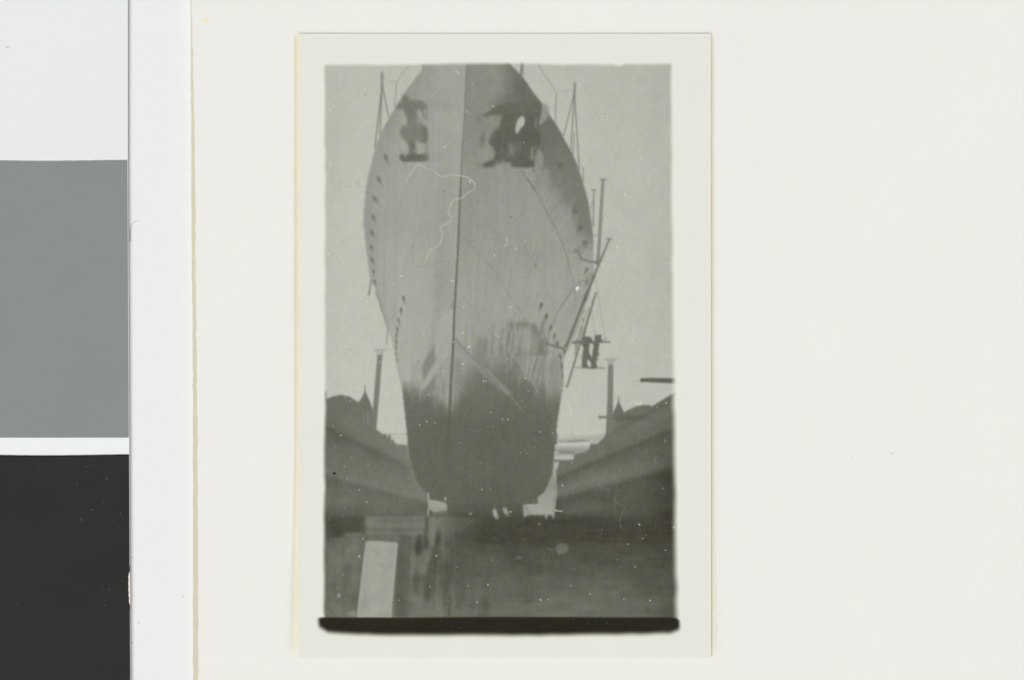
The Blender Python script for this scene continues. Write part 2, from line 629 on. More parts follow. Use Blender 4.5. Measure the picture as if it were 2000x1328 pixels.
T[:] = sky_tone(X, Y) + 0.9 * noise(90, 90, 1) + 0.7 * noise(30, 40, 2)
LAB[:] = L_SKY

# far quay and haze between the walls and the hull
poly([(735, 842), (800, 846), (802, 872), (775, 872), (760, 856)], 186, 2.0, 0.9, L_WATER)
for y, w, t in ((848.5, 2.2, 168), (852, 1.8, 196), (856, 1.6, 180), (860, 2.2, 200), (864.5, 1.6, 178), (868, 2.4, 172)):
    line([(757, y), (800, y)], w, t, 0.7, 1.0)
poly([(1080, 858), (1165, 850), (1186, 846), (1180, 870), (1158, 878), (1140, 890), (1120, 902), (1098, 912), (1084, 935), (1078, 935), (1074, 900)], 172, 3.0, 1.0, L_WATER)
line([(1092, 846), (1190, 838)], 9, 192, 0.6, 4.0)
for a, b, w, t, al in (((1092, 856), (1180, 849), 4, 176, .6), ((1094, 862.5), (1150, 860), 2.8, 138, .9), ((1110, 862), (1140, 860), 3.0, 118, .6), ((1086, 868), (1155, 866), 6.5, 190, .95),
                       ((1120, 887), (1150, 884), 6, 128, .8), ((1086, 875), (1152, 875), 2.6, 150, .7), ((1088, 879.5), (1150, 879), 5, 144, .9), ((1093, 883.5), (1120, 883.5), 3.2, 112, .95), ((1100, 886), (1140, 884), 3, 140, .7),
                       ((1082, 892), (1119, 893.5), 7.5, 180, .95), ((1082, 899.5), (1120, 901), 5.5, 122, .95), ((1084, 887.5), (1120, 887.5), 2.4, 150, .8), ((1080, 908), (1088, 907), 9, 168, .9), ((1078, 922), (1084, 920), 8, 158, .9)):
    line([a, b], w, t, al, 1.6)
line([(1115.7, 841), (1118, 851), (1119, 862)], 1.3, 150, 0.8, 0.8)
line([(1087.5, 848), (1086, 866)], 4, 112, 0.9, 1.2)

# ---- dock walls
wall1 = [(630, 776), (638, 778.6), (652, 773.5), (666, 771), (683, 774.4), (699, 785.5), (712, 789), (726, 793), (727, 800), (734.5, 838), (741, 843), (747, 847.5), (755, 848), (756.5, 855), (759.5, 848.5),
         (763, 850), (763.5, 860), (768, 857.5), (770.5, 864), (777, 868), (797, 869.5), (808, 870), (816, 912), (824, 940), (842, 962), (846, 1010), (838, 1030), (620, 1030)]


def wall1_tone(x, y):
    d = (y - 838) - 0.475 * (x - 641)                    # distance below the dark diagonal band
    t = 113 - 5 * ramp(x, 700, 640)
    t = t + 3 * ramp(d, -60, -25) * ramp(d, 0, -25)
    t = t - 6 * np.exp(-(d / 22.0) ** 2) * ramp(x, 760, 680) - 12 * ramp(d, -9, 2) * np.exp(-np.maximum(d, 0) / 20.0) + 4 * ramp(x, 730, 800) * ramp(d, -10, -30) + 2 * np.exp(-((d - 40) / 18.0) ** 2)
    t = t + 6 * ramp(x, 740, 810) * ramp(y, 985, 960)
    d2 = (y - 930) - 0.27 * (x - 641)
    t = t - 11 * ramp(d2, -6, 6) * np.exp(-np.maximum(d2, 0) / 26.0) + 3 * ramp(d2, -26, -8) * ramp(d2, 0, -6) + 1 * ramp(d2, 20, 60)
    t = t - 26 * ramp(y, 975, 1022) * (0.55 + 0.45 * ramp(x, 740, 690))
    return t


poly(wall1, wall1_tone, 1.6, 1.0, L_WALL1)
poly([(800, 886), (818, 900), (836, 952), (830, 966), (806, 950), (788, 912)], 124, 9, 0.6)
line([(635.5, 766), (636, 800)], 4, 100, 0.8, 1.2, L_WALL1)
line([(700, 787), (726, 800)], 8, 104, 0.35, 4)
for x, y0, y1, t, al in ((711.5, 805, 826, 140, .7), (718, 803, 827, 150, .75), (715, 802, 820, 96, .35), (722, 806, 826, 122, .4)):
    line([(x, y0), (x - 0.6, y1)], 1.8, t, al, 1.0)
line([(797, 872), (797.5, 881)], 2.6, 160, 0.6, 1.2)
wall2 = [(1326, 762), (1319, 766.5), (1300, 777), (1273, 793.5), (1270, 791), (1256, 791), (1242, 793.5), (1230, 799), (1218, 806), (1200, 806), (1186, 812), (1184, 842), (1181, 853), (1166, 867.5), (1154, 866), (1151, 877),
         (1141, 883), (1122, 888), (1119.5, 897), (1093, 902), (1091, 908), (1086, 920), (1087, 960), (1084, 995), (1082, 1011), (1078, 1030), (1330, 1030)]


def wall2_tone(x, y):
    t = 109 - 8 * ramp(x, 1230, 1320)
    d = (y - 925) + 0.42 * (x - 1110)
    t = t - 16 * ramp(d, -10, 2) * np.exp(-np.maximum(d, 0) / 20.0) + 2 * np.exp(-((d + 34) / 14.0) ** 2)
    t = t - 11 * np.exp(-((y - 816) / 6.0) ** 2) * ramp(x, 1195, 1205) * ramp(x, 1285, 1250)
    d4 = (y - 795) + 0.55 * (x - 1273)
    t = t - 6 * np.exp(-((d4 - 8) / 7.0) ** 2)
    d3 = (y - 870) + 0.45 * (x - 1190)
    t = t + 3 * np.exp(-((d3 + 25) / 18.0) ** 2)
    d2 = (y - 972) + 0.27 * (x - 1086)
    t = t - 20 * ramp(d2, -6, 10) + 8 * np.exp(-((d2 + 16) / 14.0) ** 2) * ramp(x, 1300, 1180)
    t = t - 6 * ramp(y, 985, 1025)
    t = t - 13 * ramp(x, 1240, 1320) * ramp(y, 820, 920)
    return t


poly(wall2, wall2_tone, 1.8, 1.0, L_WALL2)
poly([(1100, 985), (1160, 978), (1165, 1000), (1100, 1008)], 104, 8, 0.5)
for x, y0, y1, al in ((1173, 935, 960, .35), (1102, 982, 1000, .3), (1164, 980, 996, .3), (1171, 975, 1000, .25), (1201.5, 975, 1003, .55), (1198, 970, 990, .2)):
    line([(x, y0), (x, y1)], 2.2, 122, al, 1.4)
line([(1179, 954.5), (1192, 955.5)], 3, 122, .5, 1.5)
# jutting platform
line([(1171, 815), (1186, 814.5)], 4.5, 112, 0.95, 1.2, L_WALL2)
line([(1171, 811), (1171.5, 818)], 2.5, 116, 0.7, 1.0)
line([(1199, 820), (1199.5, 831)], 3.2, 140, 0.6, 1.4)

# ---- turrets, chimneys, boom
poly([(712.8, 756.5), (713.8, 764), (716.5, 771), (720.5, 780), (726, 794), (712, 792), (699.5, 786), (705, 778.5), (709, 772), (711.8, 764)], 113, 1.2, 1, L_SPIRE1)
line([(712.8, 754), (712.8, 764)], 1.8, 122, 0.9, 0.9, L_SPIRE1)
poly([(1208.2, 776), (1209.2, 784), (1212, 791), (1216, 799), (1219, 806), (1208, 812), (1198, 806), (1201.5, 797), (1205.5, 789), (1207.4, 783)], 110, 1.2, 1, L_SPIRE2)
line([(1208.3, 773.5), (1208.3, 784)], 1.8, 122, 0.9, 0.9, L_SPIRE2)


def chim(x, y):
    return 128 - 10 * ramp(y, 700, 840)


poly([(737, 692), (746.8, 692), (744, 730), (740, 780), (735, 838), (736, 846), (725.5, 836), (728, 800), (732.5, 745)], chim, 1.1, 1, L_CHIM1)
line([(730.5, 684), (754.5, 683.4)], 2.2, 146, 0.75, 1.2, L_CHIM1)
line([(736, 686.5), (750, 686)], 2.0, 152, 0.5, 1.0)
for x in (738.2, 746.2):
    line([(x, 684), (x - 0.4, 694)], 1.7, 134, 0.9, 0.8, L_CHIM1)
line([(742, 684), (742, 692)], 2.6, 172, 0.5, 0.8)
poly([(1187.6, 711), (1198.2, 711), (1197.5, 770), (1196.8, 846), (1183.5, 848), (1186, 790)], chim, 1.1, 1, L_CHIM2)
line([(1181.5, 702), (1204.5, 701.6)], 2.4, 148, 0.8, 1.2, L_CHIM2)
line([(1186, 705), (1200, 704.6)], 1.8, 146, 0.6, 1.0)
for x in (1189, 1193, 1197):
    line([(x, 702), (x, 713)], 1.6, 138, 0.9, 0.8, L_CHIM2)
poly([(1250, 742.5), (1253.5, 738.5), (1270, 738), (1330, 738.8), (1330, 748.8), (1290, 747.6), (1254, 745.6)], 98, 1.4, 1, L_BOOM)
blob(1254.5, 742.5, 4.2, 4.0, 0, 92, 0.8, 0.6)
blob(1258.5, 741, 1.1, 2.0, 0, 120, 0.8, 0.5)

# ---- tripod masts and rigging
S = 133
line([(746, 144), (746, 172)], 4.6, 138, 0.95, 1.3, L_MAST1)
line([(746, 142), (746, 152)], 6.0, 140, 0.5, 2.0)
for e, w in (((758.5, 227), 2.6), ((742, 263), 2.8), ((732, 290), 3.0)):
    line([(746.2, 165), e], w, S, 0.95, 0.9, L_MAST1)
line([(749, 155), (776, 161)], 3.0, 170, 0.55, 1.5)
line([(774, 160), (773, 185), (769.8, 208)], 2.1, 146, 0.9, 0.9, L_MAST1)
line([(776, 160), (797, 129)], 2.4, 160, 0.7, 1.1)
line([(825.5, 122), (825.5, 134)], 2.6, 130, 0.8, 1.0)
line([(1123, 163), (1121.5, 193)], 4.8, 136, 0.95, 1.3, L_MAST2)
for a, b, w in (((1122, 180), (1101, 265), 2.4), ((1121.8, 185), (1115.2, 291), 2.8), ((1122.4, 185), (1131.5, 331), 2.6), ((1121.6, 260), (1119.6, 302), 1.9), ((1139, 327), (1138.4, 357), 2.2)):
    line([a, b], w, S, 0.95, 0.9, L_MAST2)
line([(1086.6, 181), (1085, 238)], 2.2, 140, 0.9, 0.9, L_MAST2)
line([(1050, 124), (1087, 181)], 1.9, 148, 0.8, 0.9)
line([(1088, 186), (1104, 214)], 1.4, 170, 0.5, 0.9)
line([(1074, 180), (1115, 178)], 4.0, 172, 0.5, 2.0)
line([(1134, 310), (1147, 384)], 1.2, 168, 0.5, 0.9)
# faint stays far behind
line([(636, 381), (712, 352)], 1.6, 176, 0.45, 1.2)
line([(1160, 372), (1230, 395), (1310, 404)], 1.4, 172, 0.22, 1.4)

# ---- hull silhouette
hull_l = spline([(829, 116), (824.5, 131), (822, 139.5), (805.6, 160), (788.7, 183), (775, 206), (757, 234.4), (744, 260), (732.8, 289), (725.4, 319), (718, 346), (712.8, 384), (710.5, 422), (711.7, 458), (716, 496),
                 (720, 523), (724.6, 547), (734, 568), (744.4, 603), (757, 641), (766, 668), (772.5, 696), (776, 717), (781, 739), (785.5, 762), (790, 802), (794, 840), (796.5, 867), (800, 890), (806, 912),
                 (812, 932), (819, 946), (831, 961), (841, 975), (857, 979), (873, 985), (874, 1004)], 5)
hull_r = spline([(1022.7, 1004), (1022.7, 987), (1038, 985), (1051, 983), (1051, 971.5), (1061, 964), (1069, 952), (1075.4, 935), (1079.7, 920), (1081, 899), (1084, 873), (1086, 848), (1090, 814), (1094.4, 785), (1097.6, 768), (1100, 752),
                 (1100.5, 730), (1101, 706), (1107, 688), (1118, 668), (1130, 642), (1143, 600), (1153, 566), (1159.5, 537), (1159, 500), (1158.5, 464), (1156.6, 443), (1152.4, 414), (1147, 385), (1138.7, 357), (1130, 329), (1117.6, 300),
                 (1105, 276.6), (1090, 249), (1073, 224), (1057.5, 201), (1039.6, 177.5), (1020.6, 150), (1011, 141), (999.5, 128), (992, 116)], 5)
hull = hull_l + hull_r
hx = inside(X, Y, hull)
stem_pts = spline([(912, 116), (911, 129), (906.8, 228), (902.6, 296), (899.4, 363), (898, 390), (893, 511), (887.8, 601), (885.7, 660), (881.5, 734), (878, 808), (876, 848), (874, 900), (872, 985)], 4)
sx = np.interp(gy, [p[1] for p in stem_pts], [p[0] for p in stem_pts])[:, None]
side = ramp(X - sx, -1.2, 1.2)                              # 0 lit side, 1 shaded side
el = np.interp(gy, [p[1] for p in hull_l], [p[0] for p in hull_l])[:, None]
rr_ = sorted([(p[1], p[0]) for p in hull_r])
er = np.interp(gy, [p[0] for p in rr_], [p[1] for p in rr_])[:, None]

lit = 159 + 0 * X
lit = lit - 8 * ramp(X - el, 45, 0) * ramp(Y, 640, 520)             # flare turning away
lit = lit - 6 * ramp(Y, 330, 170) * ramp(X, 880, 790) + 2 * ramp(Y, 200, 130)
lit = lit + 3 * np.exp(-((X - 790) / 40.0) ** 2) * ramp(Y, 420, 500)
lit = lit - 5 * np.exp(-((X - sx + 30) / 16.0) ** 2) * ramp(Y, 300, 380)
lit = lit + 6 * ramp(Y, 420, 620)
shd = 138 + 0 * X
shd = shd + 12 * ramp(Y, 250, 380) + 9 * ramp(Y, 400, 590)
shd = shd - 4 * ramp(X - sx, 60, 0) * ramp(Y, 330, 420) * ramp(Y, 600, 450)
# the dark flare on the shaded bow
fl = np.interp(gy, [116, 150, 180, 205, 300, 330, 370, 410, 450, 480, 520], [985, 992, 990, 968, 1030, 1062, 1078, 1108, 1132, 1148, 1165])[:, None]
fw = np.interp(gy, [116, 200, 320, 400, 480], [26, 30, 16, 24, 14])[:, None]
shd = shd - 27 * smooth((X - fl) / (2 * fw) + 0.5) * ramp(Y, 505, 455)
body = lit * (1 - side) + shd * side
streak = noise(3.2, 120, 11) * 0.9 + noise(7, 220, 12) * 1.1
body = body + streak * 0.9 + 1.2 * noise(26, 60, 13) + 1.0 * noise(60, 90, 14)
# ---- lower hull: brushed boundary of the dark bottom paint, then the dark bottom
def lower_tone(x, y):
    t = 102 - 2 * ramp(x, 880, 1000) + 2 * np.exp(-((x - 930) / 40.0) ** 2) * ramp(y, 880, 780)
    t = t + 11 * ramp(y, 850, 745) - 2 * ramp(y, 900, 985)
    return t


LOW = np.interp(gx, [760, 790, 812, 826, 845, 862, 876, 884, 892, 905, 925, 945, 970, 1000, 1030, 1052, 1066, 1080, 1100], [756, 757, 757, 762, 768, 780, 792, 788, 772, 738, 708, 698, 702, 706, 726, 746, 756, 764, 764])[None, :]
SOFT = np.interp(gx, [780, 820, 850, 876, 890, 930, 980, 1040, 1080], [18, 18, 20, 30, 44, 64, 62, 50, 40])[None, :]
jag = noise(2.6, 400, 31) * 0.4 + noise(5.5, 300, 32) * 0.45 + noise(14, 200, 33) * 0.35
jsh = ramp(X, 870, 960)
lowm = smooth(0.5 + (Y - LOW + jag * (4 + 10 * jsh)) / (2.0 * SOFT))
body = body + (lower_tone(X, Y) + 1.1 * noise(40, 50, 34) + 0.8 * noise(4, 120, 35) - body) * lowm
poly(hull, 150, 1.1, 0.0, L_SHIP)
edge_d = gblur(hx.astype(float), 0.75)
T = T * (1 - edge_d) + body * edge_d
HM = edge_d * 1.0
hull_clip = HM

# radiating brush streaks along the edge of the dark flare
rs = np.random.default_rng(5)
for k in range(120):
    t = rs.uniform(0, 1)
    y = 330 + 150 * t
    x = np.interp(y, gy, fl[:, 0]) + rs.normal(0, 12)
    L = rs.uniform(14, 42)
    a = R(118 + 10 * t + rs.normal(0, 5))
    line([(x, y), (x + L * math.cos(a), y + L * math.sin(a))], rs.uniform(1.5, 4.5), rs.choice([122, 128, 146, 152]), rs.uniform(.12, .34), 2.4, clip=hull_clip)

# faint diagonal brush marks on the shaded side, upright ones on the lit side
for k in range(190):
    x, y = rs.uniform(910, 1135), rs.uniform(370, 640)
    L = rs.uniform(25, 80)
    s = 0.05 + 0.33 * ramp(x, 920, 1120)
    line([(x, y), (x - s * L, y + L)], rs.uniform(1.5, 5), rs.choice([139, 143, 160, 164]), rs.uniform(.08, .26), 2.4, clip=hull_clip)
for k in range(120):
    x, y = rs.uniform(730, 885), rs.uniform(380, 700)
    L = rs.uniform(30, 110)
    line([(x, y), (x - 0.03 * L, y + L)], rs.uniform(1.5, 6), rs.choice([152, 155, 168, 171]), rs.uniform(.08, .26), 2.6, clip=hull_clip)
# plate seams and weld lines
line(spline([(1018.5, 333), (1035, 357), (1052, 382), (1067, 411), (1088, 452), (1101, 483), (1113, 525), (1120, 555), (1124, 587)]), 2.2, 118, 0.75, 1.1, w1=1.3)
line([(1030, 349), (1042, 368)], 3.2, 112, 0.6, 1.4)
line(spline([(905, 462), (935, 494), (970, 533), (985, 561), (1027, 623), (1048, 650)]), 2.2, 134, 0.55, 1.5)
line(spline([(996, 436), (1020, 474), (1048, 523), (1070, 568), (1084, 604)]), 1.6, 137, 0.45, 1.3)
line(spline([(820, 454), (806, 480), (795, 507), (782, 549), (772, 591), (767.5, 622)]), 2.0, 145, 0.5, 1.5)
line(spline([(757, 470), (751, 512), (749, 560)]), 1.8, 147, 0.4, 1.5)
line(spline([(770, 440), (790, 380), (812, 340)]), 5, 150, 0.35, 3)
line(spline([(1150, 460), (1135, 500)]), 3, 130, 0.4, 2)
line(spline([(1004, 400), (990, 470), (980, 540)]), 14, 150, 0.3, 8)
line([(905, 585), (925, 602), (950, 650)], 2.0, 136, 0.4, 1.4)
# darker panel beside the stem on the lit side
poly([(842, 508), (893, 508), (887.5, 590), (868, 600), (851, 622), (846, 575)], 151, 9.0, 0.5, clip=hull_clip)
poly([(884, 585), (886, 606), (878, 602)], 128, 3, 0.5)
poly([(887, 600), (886, 650), (866, 690), (848, 690), (850, 640), (868, 612)], 162, 4, 0.7, clip=hull_clip)
line([(843, 510), (848, 620)], 1.8, 162, 0.45, 1.0)

LAB[(lowm > 0.6) & hx & (Y > 600)] = L_LOWER

# left brushed shapes: dark wedge, pale diagonal, small wedges
poly([(848, 672), (851, 704), (839, 726), (826, 752), (822.5, 717), (831, 700)], 130, 4.2, 0.9, clip=hull_clip)
poly([(849, 640), (850, 676), (834, 698), (842, 665)], 146, 5.0, 0.5, clip=hull_clip)
line([(881, 670), (855, 706), (838, 734), (826, 757)], 7, 160, 0.7, 3.5, clip=hull_clip)
poly([(850, 728), (852, 762), (826, 764), (840, 742)], 124, 4.5, 0.85, clip=hull_clip)
poly([(812, 706), (822, 702), (824, 758), (806, 758)], 158, 3.0, 0.6, clip=hull_clip)
line([(819, 704), (808, 734), (797, 766)], 1.8, 138, 0.5, 1.2)
line([(822, 704), (824.5, 758)], 1.8, 160, 0.5, 1.0)
line([(845, 512), (846, 570), (849, 628)], 2.2, 164, 0.5, 1.2)
line([(851, 690), (852, 770)], 2.2, 156, 0.45, 1.6)
poly([(854, 708), (880, 690), (879, 762), (872, 786), (860, 776), (853, 762)], 150, 4.5, 0.6, clip=hull_clip)
blob(862, 682, 4, 7, 20, 140, 0.6, 0.1)
blob(875, 662, 4, 9, 10, 146, 0.4, 0.1)
for k in range(40):
    x = rs.uniform(797, 878)
    y = rs.uniform(690, 762) + 10 * ramp(x, 850, 876)
    line([(x, y), (x - 1.5, y + rs.uniform(18, 46))], rs.uniform(1.2, 2.6), rs.choice([162, 156, 132, 140]), rs.uniform(.15, .4), 1.2, clip=hull_clip)
line(spline([(826, 688), (812, 712), (803, 740), (798, 770)]), 1.8, 142, 0.5, 1.2)
line([(876, 752), (866, 775)], 1.8, 124, 0.45, 1.5)
poly([(886, 606), (884, 668), (868, 690), (850, 694), (850, 640), (866, 616)], 167, 5.0, 0.6, clip=hull_clip)
poly([(884, 666), (884, 684), (862, 712), (836, 752), (826, 760), (824, 752), (842, 722), (866, 688)], 165, 3.2, 0.75, clip=hull_clip)
poly([(884, 690), (882, 760), (874, 792), (864, 784), (872, 740)], 156, 5.0, 0.5, clip=hull_clip)
for k in range(46):
    x, y = rs.uniform(788, 870), rs.uniform(744, 778)
    line([(x, y), (x - 1, y + rs.uniform(10, 30))], rs.uniform(1.5, 4), rs.choice([112, 118, 134, 142]), rs.uniform(.12, .35), 2.4, clip=hull_clip)
line([(884.5, 690), (883, 735), (880, 800)], 3.2, 152, 0.55, 1.6)
# right brushed shapes
for k in range(210):
    x = rs.uniform(895, 1088)
    y0 = 640 + 0.15 * abs(x - 980) + rs.normal(0, 16)
    L = rs.uniform(22, 70)
    s = 0.02 + 0.16 * ramp(x, 900, 1080)
    dk = rs.random() < 0.52
    lit_x = 0.3 + 0.7 * ramp(x, 930, 1000)
    line([(x, y0), (x - s * L, y0 + L)], rs.uniform(1.6, 4.2), 113 if dk else 161, rs.uniform(.15, .5) * lit_x, 2.0, clip=hull_clip)
line(spline([(1006, 637), (1016, 634), (1026, 634), (1039, 639), (1048, 648), (1052, 664), (1058, 678), (1061, 690)]), 10, 124, 0.38, 8.0, w1=16)
for x_, y_, a_, b_ in ((1012, 634, 6, 4), (1026, 635, 8, 6), (1041, 642, 7, 8), (1050, 656, 6, 9), (1056, 674, 8, 10), (1060, 688, 9, 6), (1046, 651, 4, 7)):
    blob(x_, y_, a_, b_, 30, 114, 0.5, 0.1)
line([(1010, 692), (1026, 689), (1062, 690)], 8, 120, 0.35, 8)
for k in range(26):
    x, y = rs.uniform(1006, 1062), rs.uniform(630, 694)
    line([(x, y), (x - 0.15 * 16, y + rs.uniform(8, 22))], rs.uniform(1.5, 4), rs.choice([118, 124, 152, 158]), rs.uniform(.15, .4), 2.2, clip=hull_clip)
blob(1029, 662, 15, 20, 10, 157, 0.6, 0.1)
poly([(1040, 698), (1060, 698), (1068, 712), (1066, 740), (1050, 756), (1032, 742), (1030, 716)], 148, 6, 0.65, clip=hull_clip)
poly([(938, 662), (952, 660), (954, 690), (940, 700)], 124, 5, 0.5, clip=hull_clip)
poly([(988, 640), (1004, 636), (1002, 690), (990, 690)], 146, 6, 0.45, clip=hull_clip)
for x_, y0_, y1_, t_ in ((994, 650, 686, 118), (1004, 652, 692, 114), (1000, 648, 684, 160), (1010, 650, 690, 160), (985, 652, 672, 156), (1020, 690, 714, 118), (1022, 692, 716, 160), (962, 664, 690, 118), (958, 664, 694, 154)):
    line([(x_, y0_), (x_ - 0.13 * (y1_ - y0_), y1_)], 3.2, t_, 0.7, 1.6, clip=hull_clip)
for k in range(34):
    x = rs.uniform(1022, 1068)
    y0 = rs.uniform(692, 720)
    L = rs.uniform(24, 54)
    line([(x, y0), (x - 0.26 * L, y0 + L)], rs.uniform(1.2, 2.4), rs.choice([108, 114, 164, 168]), rs.uniform(.3, .7), 1.4, clip=hull_clip)
poly([(1070, 702), (1090, 690), (1100, 720), (1097, 772), (1080, 778), (1068, 740)], 138, 9, 0.7, clip=hull_clip)
line(spline([(953, 645), (974, 668), (992, 685), (1007, 704), (1016, 717)]), 2.6, 118, 0.45, 1.6)
line(spline([(955, 644), (976, 667), (994.5, 685), (1009.5, 704), (1018.6, 716.5), (1029, 732), (1040, 747), (1051, 767)]), 4.2, 150, 0.75, 1.8, w1=2.4)
line(spline([(887, 664), (905, 684), (926, 704), (949, 726), (980, 753), (1021, 803)]), 4.4, 150, 0.5, 2.2, w1=2.0)
poly([(888, 668), (900, 672), (930, 700), (962, 730), (1000, 768), (990, 772), (950, 738), (912, 704), (890, 690)], 146, 4.5, 0.55, clip=hull_clip)
poly([(887, 700), (898, 706), (904, 740), (896, 778), (886, 790)], 134, 5.0, 0.5, clip=hull_clip)
line(spline([(890, 662), (910, 686), (933, 708), (949, 727), (975, 752)]), 3.0, 116, 0.6, 1.8)
line(spline([(888, 742), (900, 752), (912, 770)]), 3.6, 128, 0.5, 2.2)
poly([(888, 690), (902, 700), (906, 745), (894, 770), (886, 760)], 132, 6, 0.45, clip=hull_clip)
line([(905, 640), (903, 700)], 2, 162, 0.4, 1.4)
line([(919, 648), (917, 706)], 2, 160, 0.35, 1.4)
line([(1086, 770), (1082, 860)], 8, 120, 0.4, 5, clip=hull_clip)

# ---- stem line
line(stem_pts[:16], 1.7, 118, 0.8, 0.8, w1=2.8, lab=L_STEM)
line(stem_pts[15:34], 2.8, 100, 0.9, 0.9, w1=4.4, lab=L_STEM)
line(stem_pts[33:48], 4.4, 96, 0.85, 1.2, w1=6.0, lab=L_STEM)
line(stem_pts[42:], 5.5, 97, 0.5, 2.0)
line([(p[0] - 2.2, p[1]) for p in stem_pts[4:24]], 1.2, 166, 0.35, 0.9)

# ---- holes in the plating with their rust tails
def hole(x, y, rx, ry, ang, tone, al, lab):
    rx, ry, ang, al = rx * rs.uniform(.85, 1.12), ry * rs.uniform(.8, 1.15), ang + rs.normal(0, 5), al * rs.uniform(.8, 1.05)
    k = new_label('porthole_image', L_SHIP)
    blob(x - 0.15 * rx * math.cos(R(ang)), y - 0.15 * rx * math.sin(R(ang)), rx * 0.72, ry * 0.78, ang, tone - 8, al, 0.35, k, cut=0.3)
    a = R(ang)
    blob(x + 0.9 * rx * math.cos(a), y + 0.9 * rx * math.sin(a), rx * 0.8, ry * 0.6, ang, tone + 12, al * 0.5, 0.1)
    for q in (-1, 1):
        ox = x - q * 0.35 * ry * math.sin(a)
        line([(ox - 0.7 * rx * math.cos(a) * (0.4 if q > 0 else 1), y - 0.7 * rx * math.sin(a) * (0.4 if q > 0 else 1)), (ox + rx * math.cos(a) * (0.4 if q < 0 else 1), y + rx * math.sin(a) * (0.4 if q < 0 else 1))], ry * 0.4, tone - 4, al * 0.5, 1.2)


for (x, y, rx, ry, ang) in ((754, 309, 8.5, 4.0, 68), (740.5, 352, 8.5, 4.0, 62), (733, 390, 9.5, 5.0, 62), (729.7, 426, 9, 4.8, 60), (727, 456, 8.5, 4.0, 62), (726, 484, 8, 3.8, 66), (727.4, 509, 8, 3.4, 66),
                            (729.5, 531, 6.5, 3.0, 68), (731.6, 551, 5.5, 3.0, 70)):
    hole(x, y, rx, ry, ang, 121, 0.85, 0)
for (x, y, rx, ry) in ((788.5, 584, 7.5, 3.2), (783.3, 607, 8, 3.0), (779, 627, 7.5, 2.6), (776, 644, 6.5, 2.4), (774.2, 657, 5.5, 2.2), (774.3, 668, 4.5, 1.9), (773.4, 679, 5, 1.8), (773.8, 691, 5, 1.6), (775, 703, 5, 1.4)):
    hole(x, y, rx, ry, 78, 112, 0.9, 0)
for (x, y, rx, ry, a) in ((1056.5, 597, 8, 3.6, 102), (1067, 619, 8, 3.4, 102), (1075.4, 640, 8, 3.4, 102), (1083, 656, 6, 3.2, 100), (1088.5, 672, 6.5, 3.0, 98), (1094.5, 697, 7, 2.6, 84), (1097.5, 715, 7, 2.4, 82), (1098.5, 733, 6, 1.8, 88)):
    hole(x, y, rx, ry, a, 106, 0.9, 0)
for (x, y, rx, ry, a) in ((1094, 325, 9, 7.5, 100), (1122, 412, 8, 5, 110), (1133.4, 447, 8, 6, 110), (1143, 475, 6.5, 7.5, 100), (1145, 528, 7.5, 4.0, 110), (1146, 552, 8, 4.0, 108)):
    hole(x, y, rx, ry, a, 108, 0.65, 0)
for (x, y) in ((1141, 607), (1138.7, 624), (1136, 641)):
    hole(x, y, 5.5, 1.9, 104, 122, 0.7, 0)

# ---- anchors
def mass(pts, tone, soft, al, lab=0, n=4):
    poly(spline(pts + [pts[0]], n), tone, soft, al, lab)


mass([(774, 208), (777, 202), (784, 199), (786, 190), (791, 187), (797, 190), (799, 196), (813, 196), (826, 198), (832, 203), (834, 211), (826, 215), (815, 216), (813, 230), (806, 234), (796, 231), (790, 219), (786, 213), (779, 214)], 119, 4.6, 0.97, L_ANCH1)
mass([(795, 228), (814, 228), (822, 240), (833, 250), (836, 262), (834, 274), (828, 279), (822, 279), (817, 275), (812, 277), (812, 301), (799, 301), (798, 288), (792, 277), (784, 268), (781, 259), (783, 250), (792, 244), (796, 238)], 121, 4.9, 0.88, L_ANCH1)
line([(797, 236), (820, 240)], 7, 130, 0.6, 4.5)
mass([(780, 308), (783, 302), (797, 301), (815, 301), (833, 300), (837, 306), (837, 312), (831, 315), (808, 316), (788, 316), (782, 313)], 107, 3.0, 1.0, L_ANCH1)
line([(824, 214), (829, 230)], 5, 120, 0.7, 2.4, L_ANCH1)
line([(834, 206), (833, 236)], 3, 126, 0.6, 1.8)
line([(832, 280), (833, 302)], 5, 128, 0.6, 2.6)
line([(829, 252), (830, 276)], 8, 106, 0.7, 4.0)
line([(804, 280), (806, 300)], 9, 107, 0.7, 3.6)
line([(805, 232), (806, 244)], 16, 124, 0.5, 5)
line([(787, 190), (783, 184)], 2.2, 136, 0.6, 1.2)
line([(784, 212), (784, 222)], 1.8, 128, 0.7, 1.2)
line([(791, 315), (792, 327)], 2.0, 130, 0.7, 1.2)
line([(836, 312), (837, 332)], 3.0, 146, 0.5, 1.8)
for x, y, a, b, g_, t, al in ((819, 231, 3.6, 9, 18, 156, .8), (829, 240, 3.2, 5, 10, 150, .7), (787, 230, 4.0, 13, -14, 164, .7), (789, 289, 5.5, 12, -12, 163, .75), (818, 290, 4.2, 9, 3, 160, .85), (821, 274, 1.8, 6, 5, 136, .6), (781, 240, 4, 12, 0, 158, .4)):
    blob(x, y, a, b, g_, t, al, 0.2)
line([(824, 269), (829, 267)], 1.6, 148, 0.6, 0.9)
blob(858, 206, 28, 8, 4, 148, 0.5, 0.0)
blob(850, 306, 20, 8, 0, 147, 0.4, 0.0)
for k in range(40):
    x, y = rs.uniform(782, 834), rs.uniform(198, 312)
    blob(x, y, rs.uniform(1.5, 4), rs.uniform(2, 6), 0, T[int((y - PY0) / STEP), int((x - PX0) / STEP)] + rs.normal(0, 6), 0.5, 0.1)

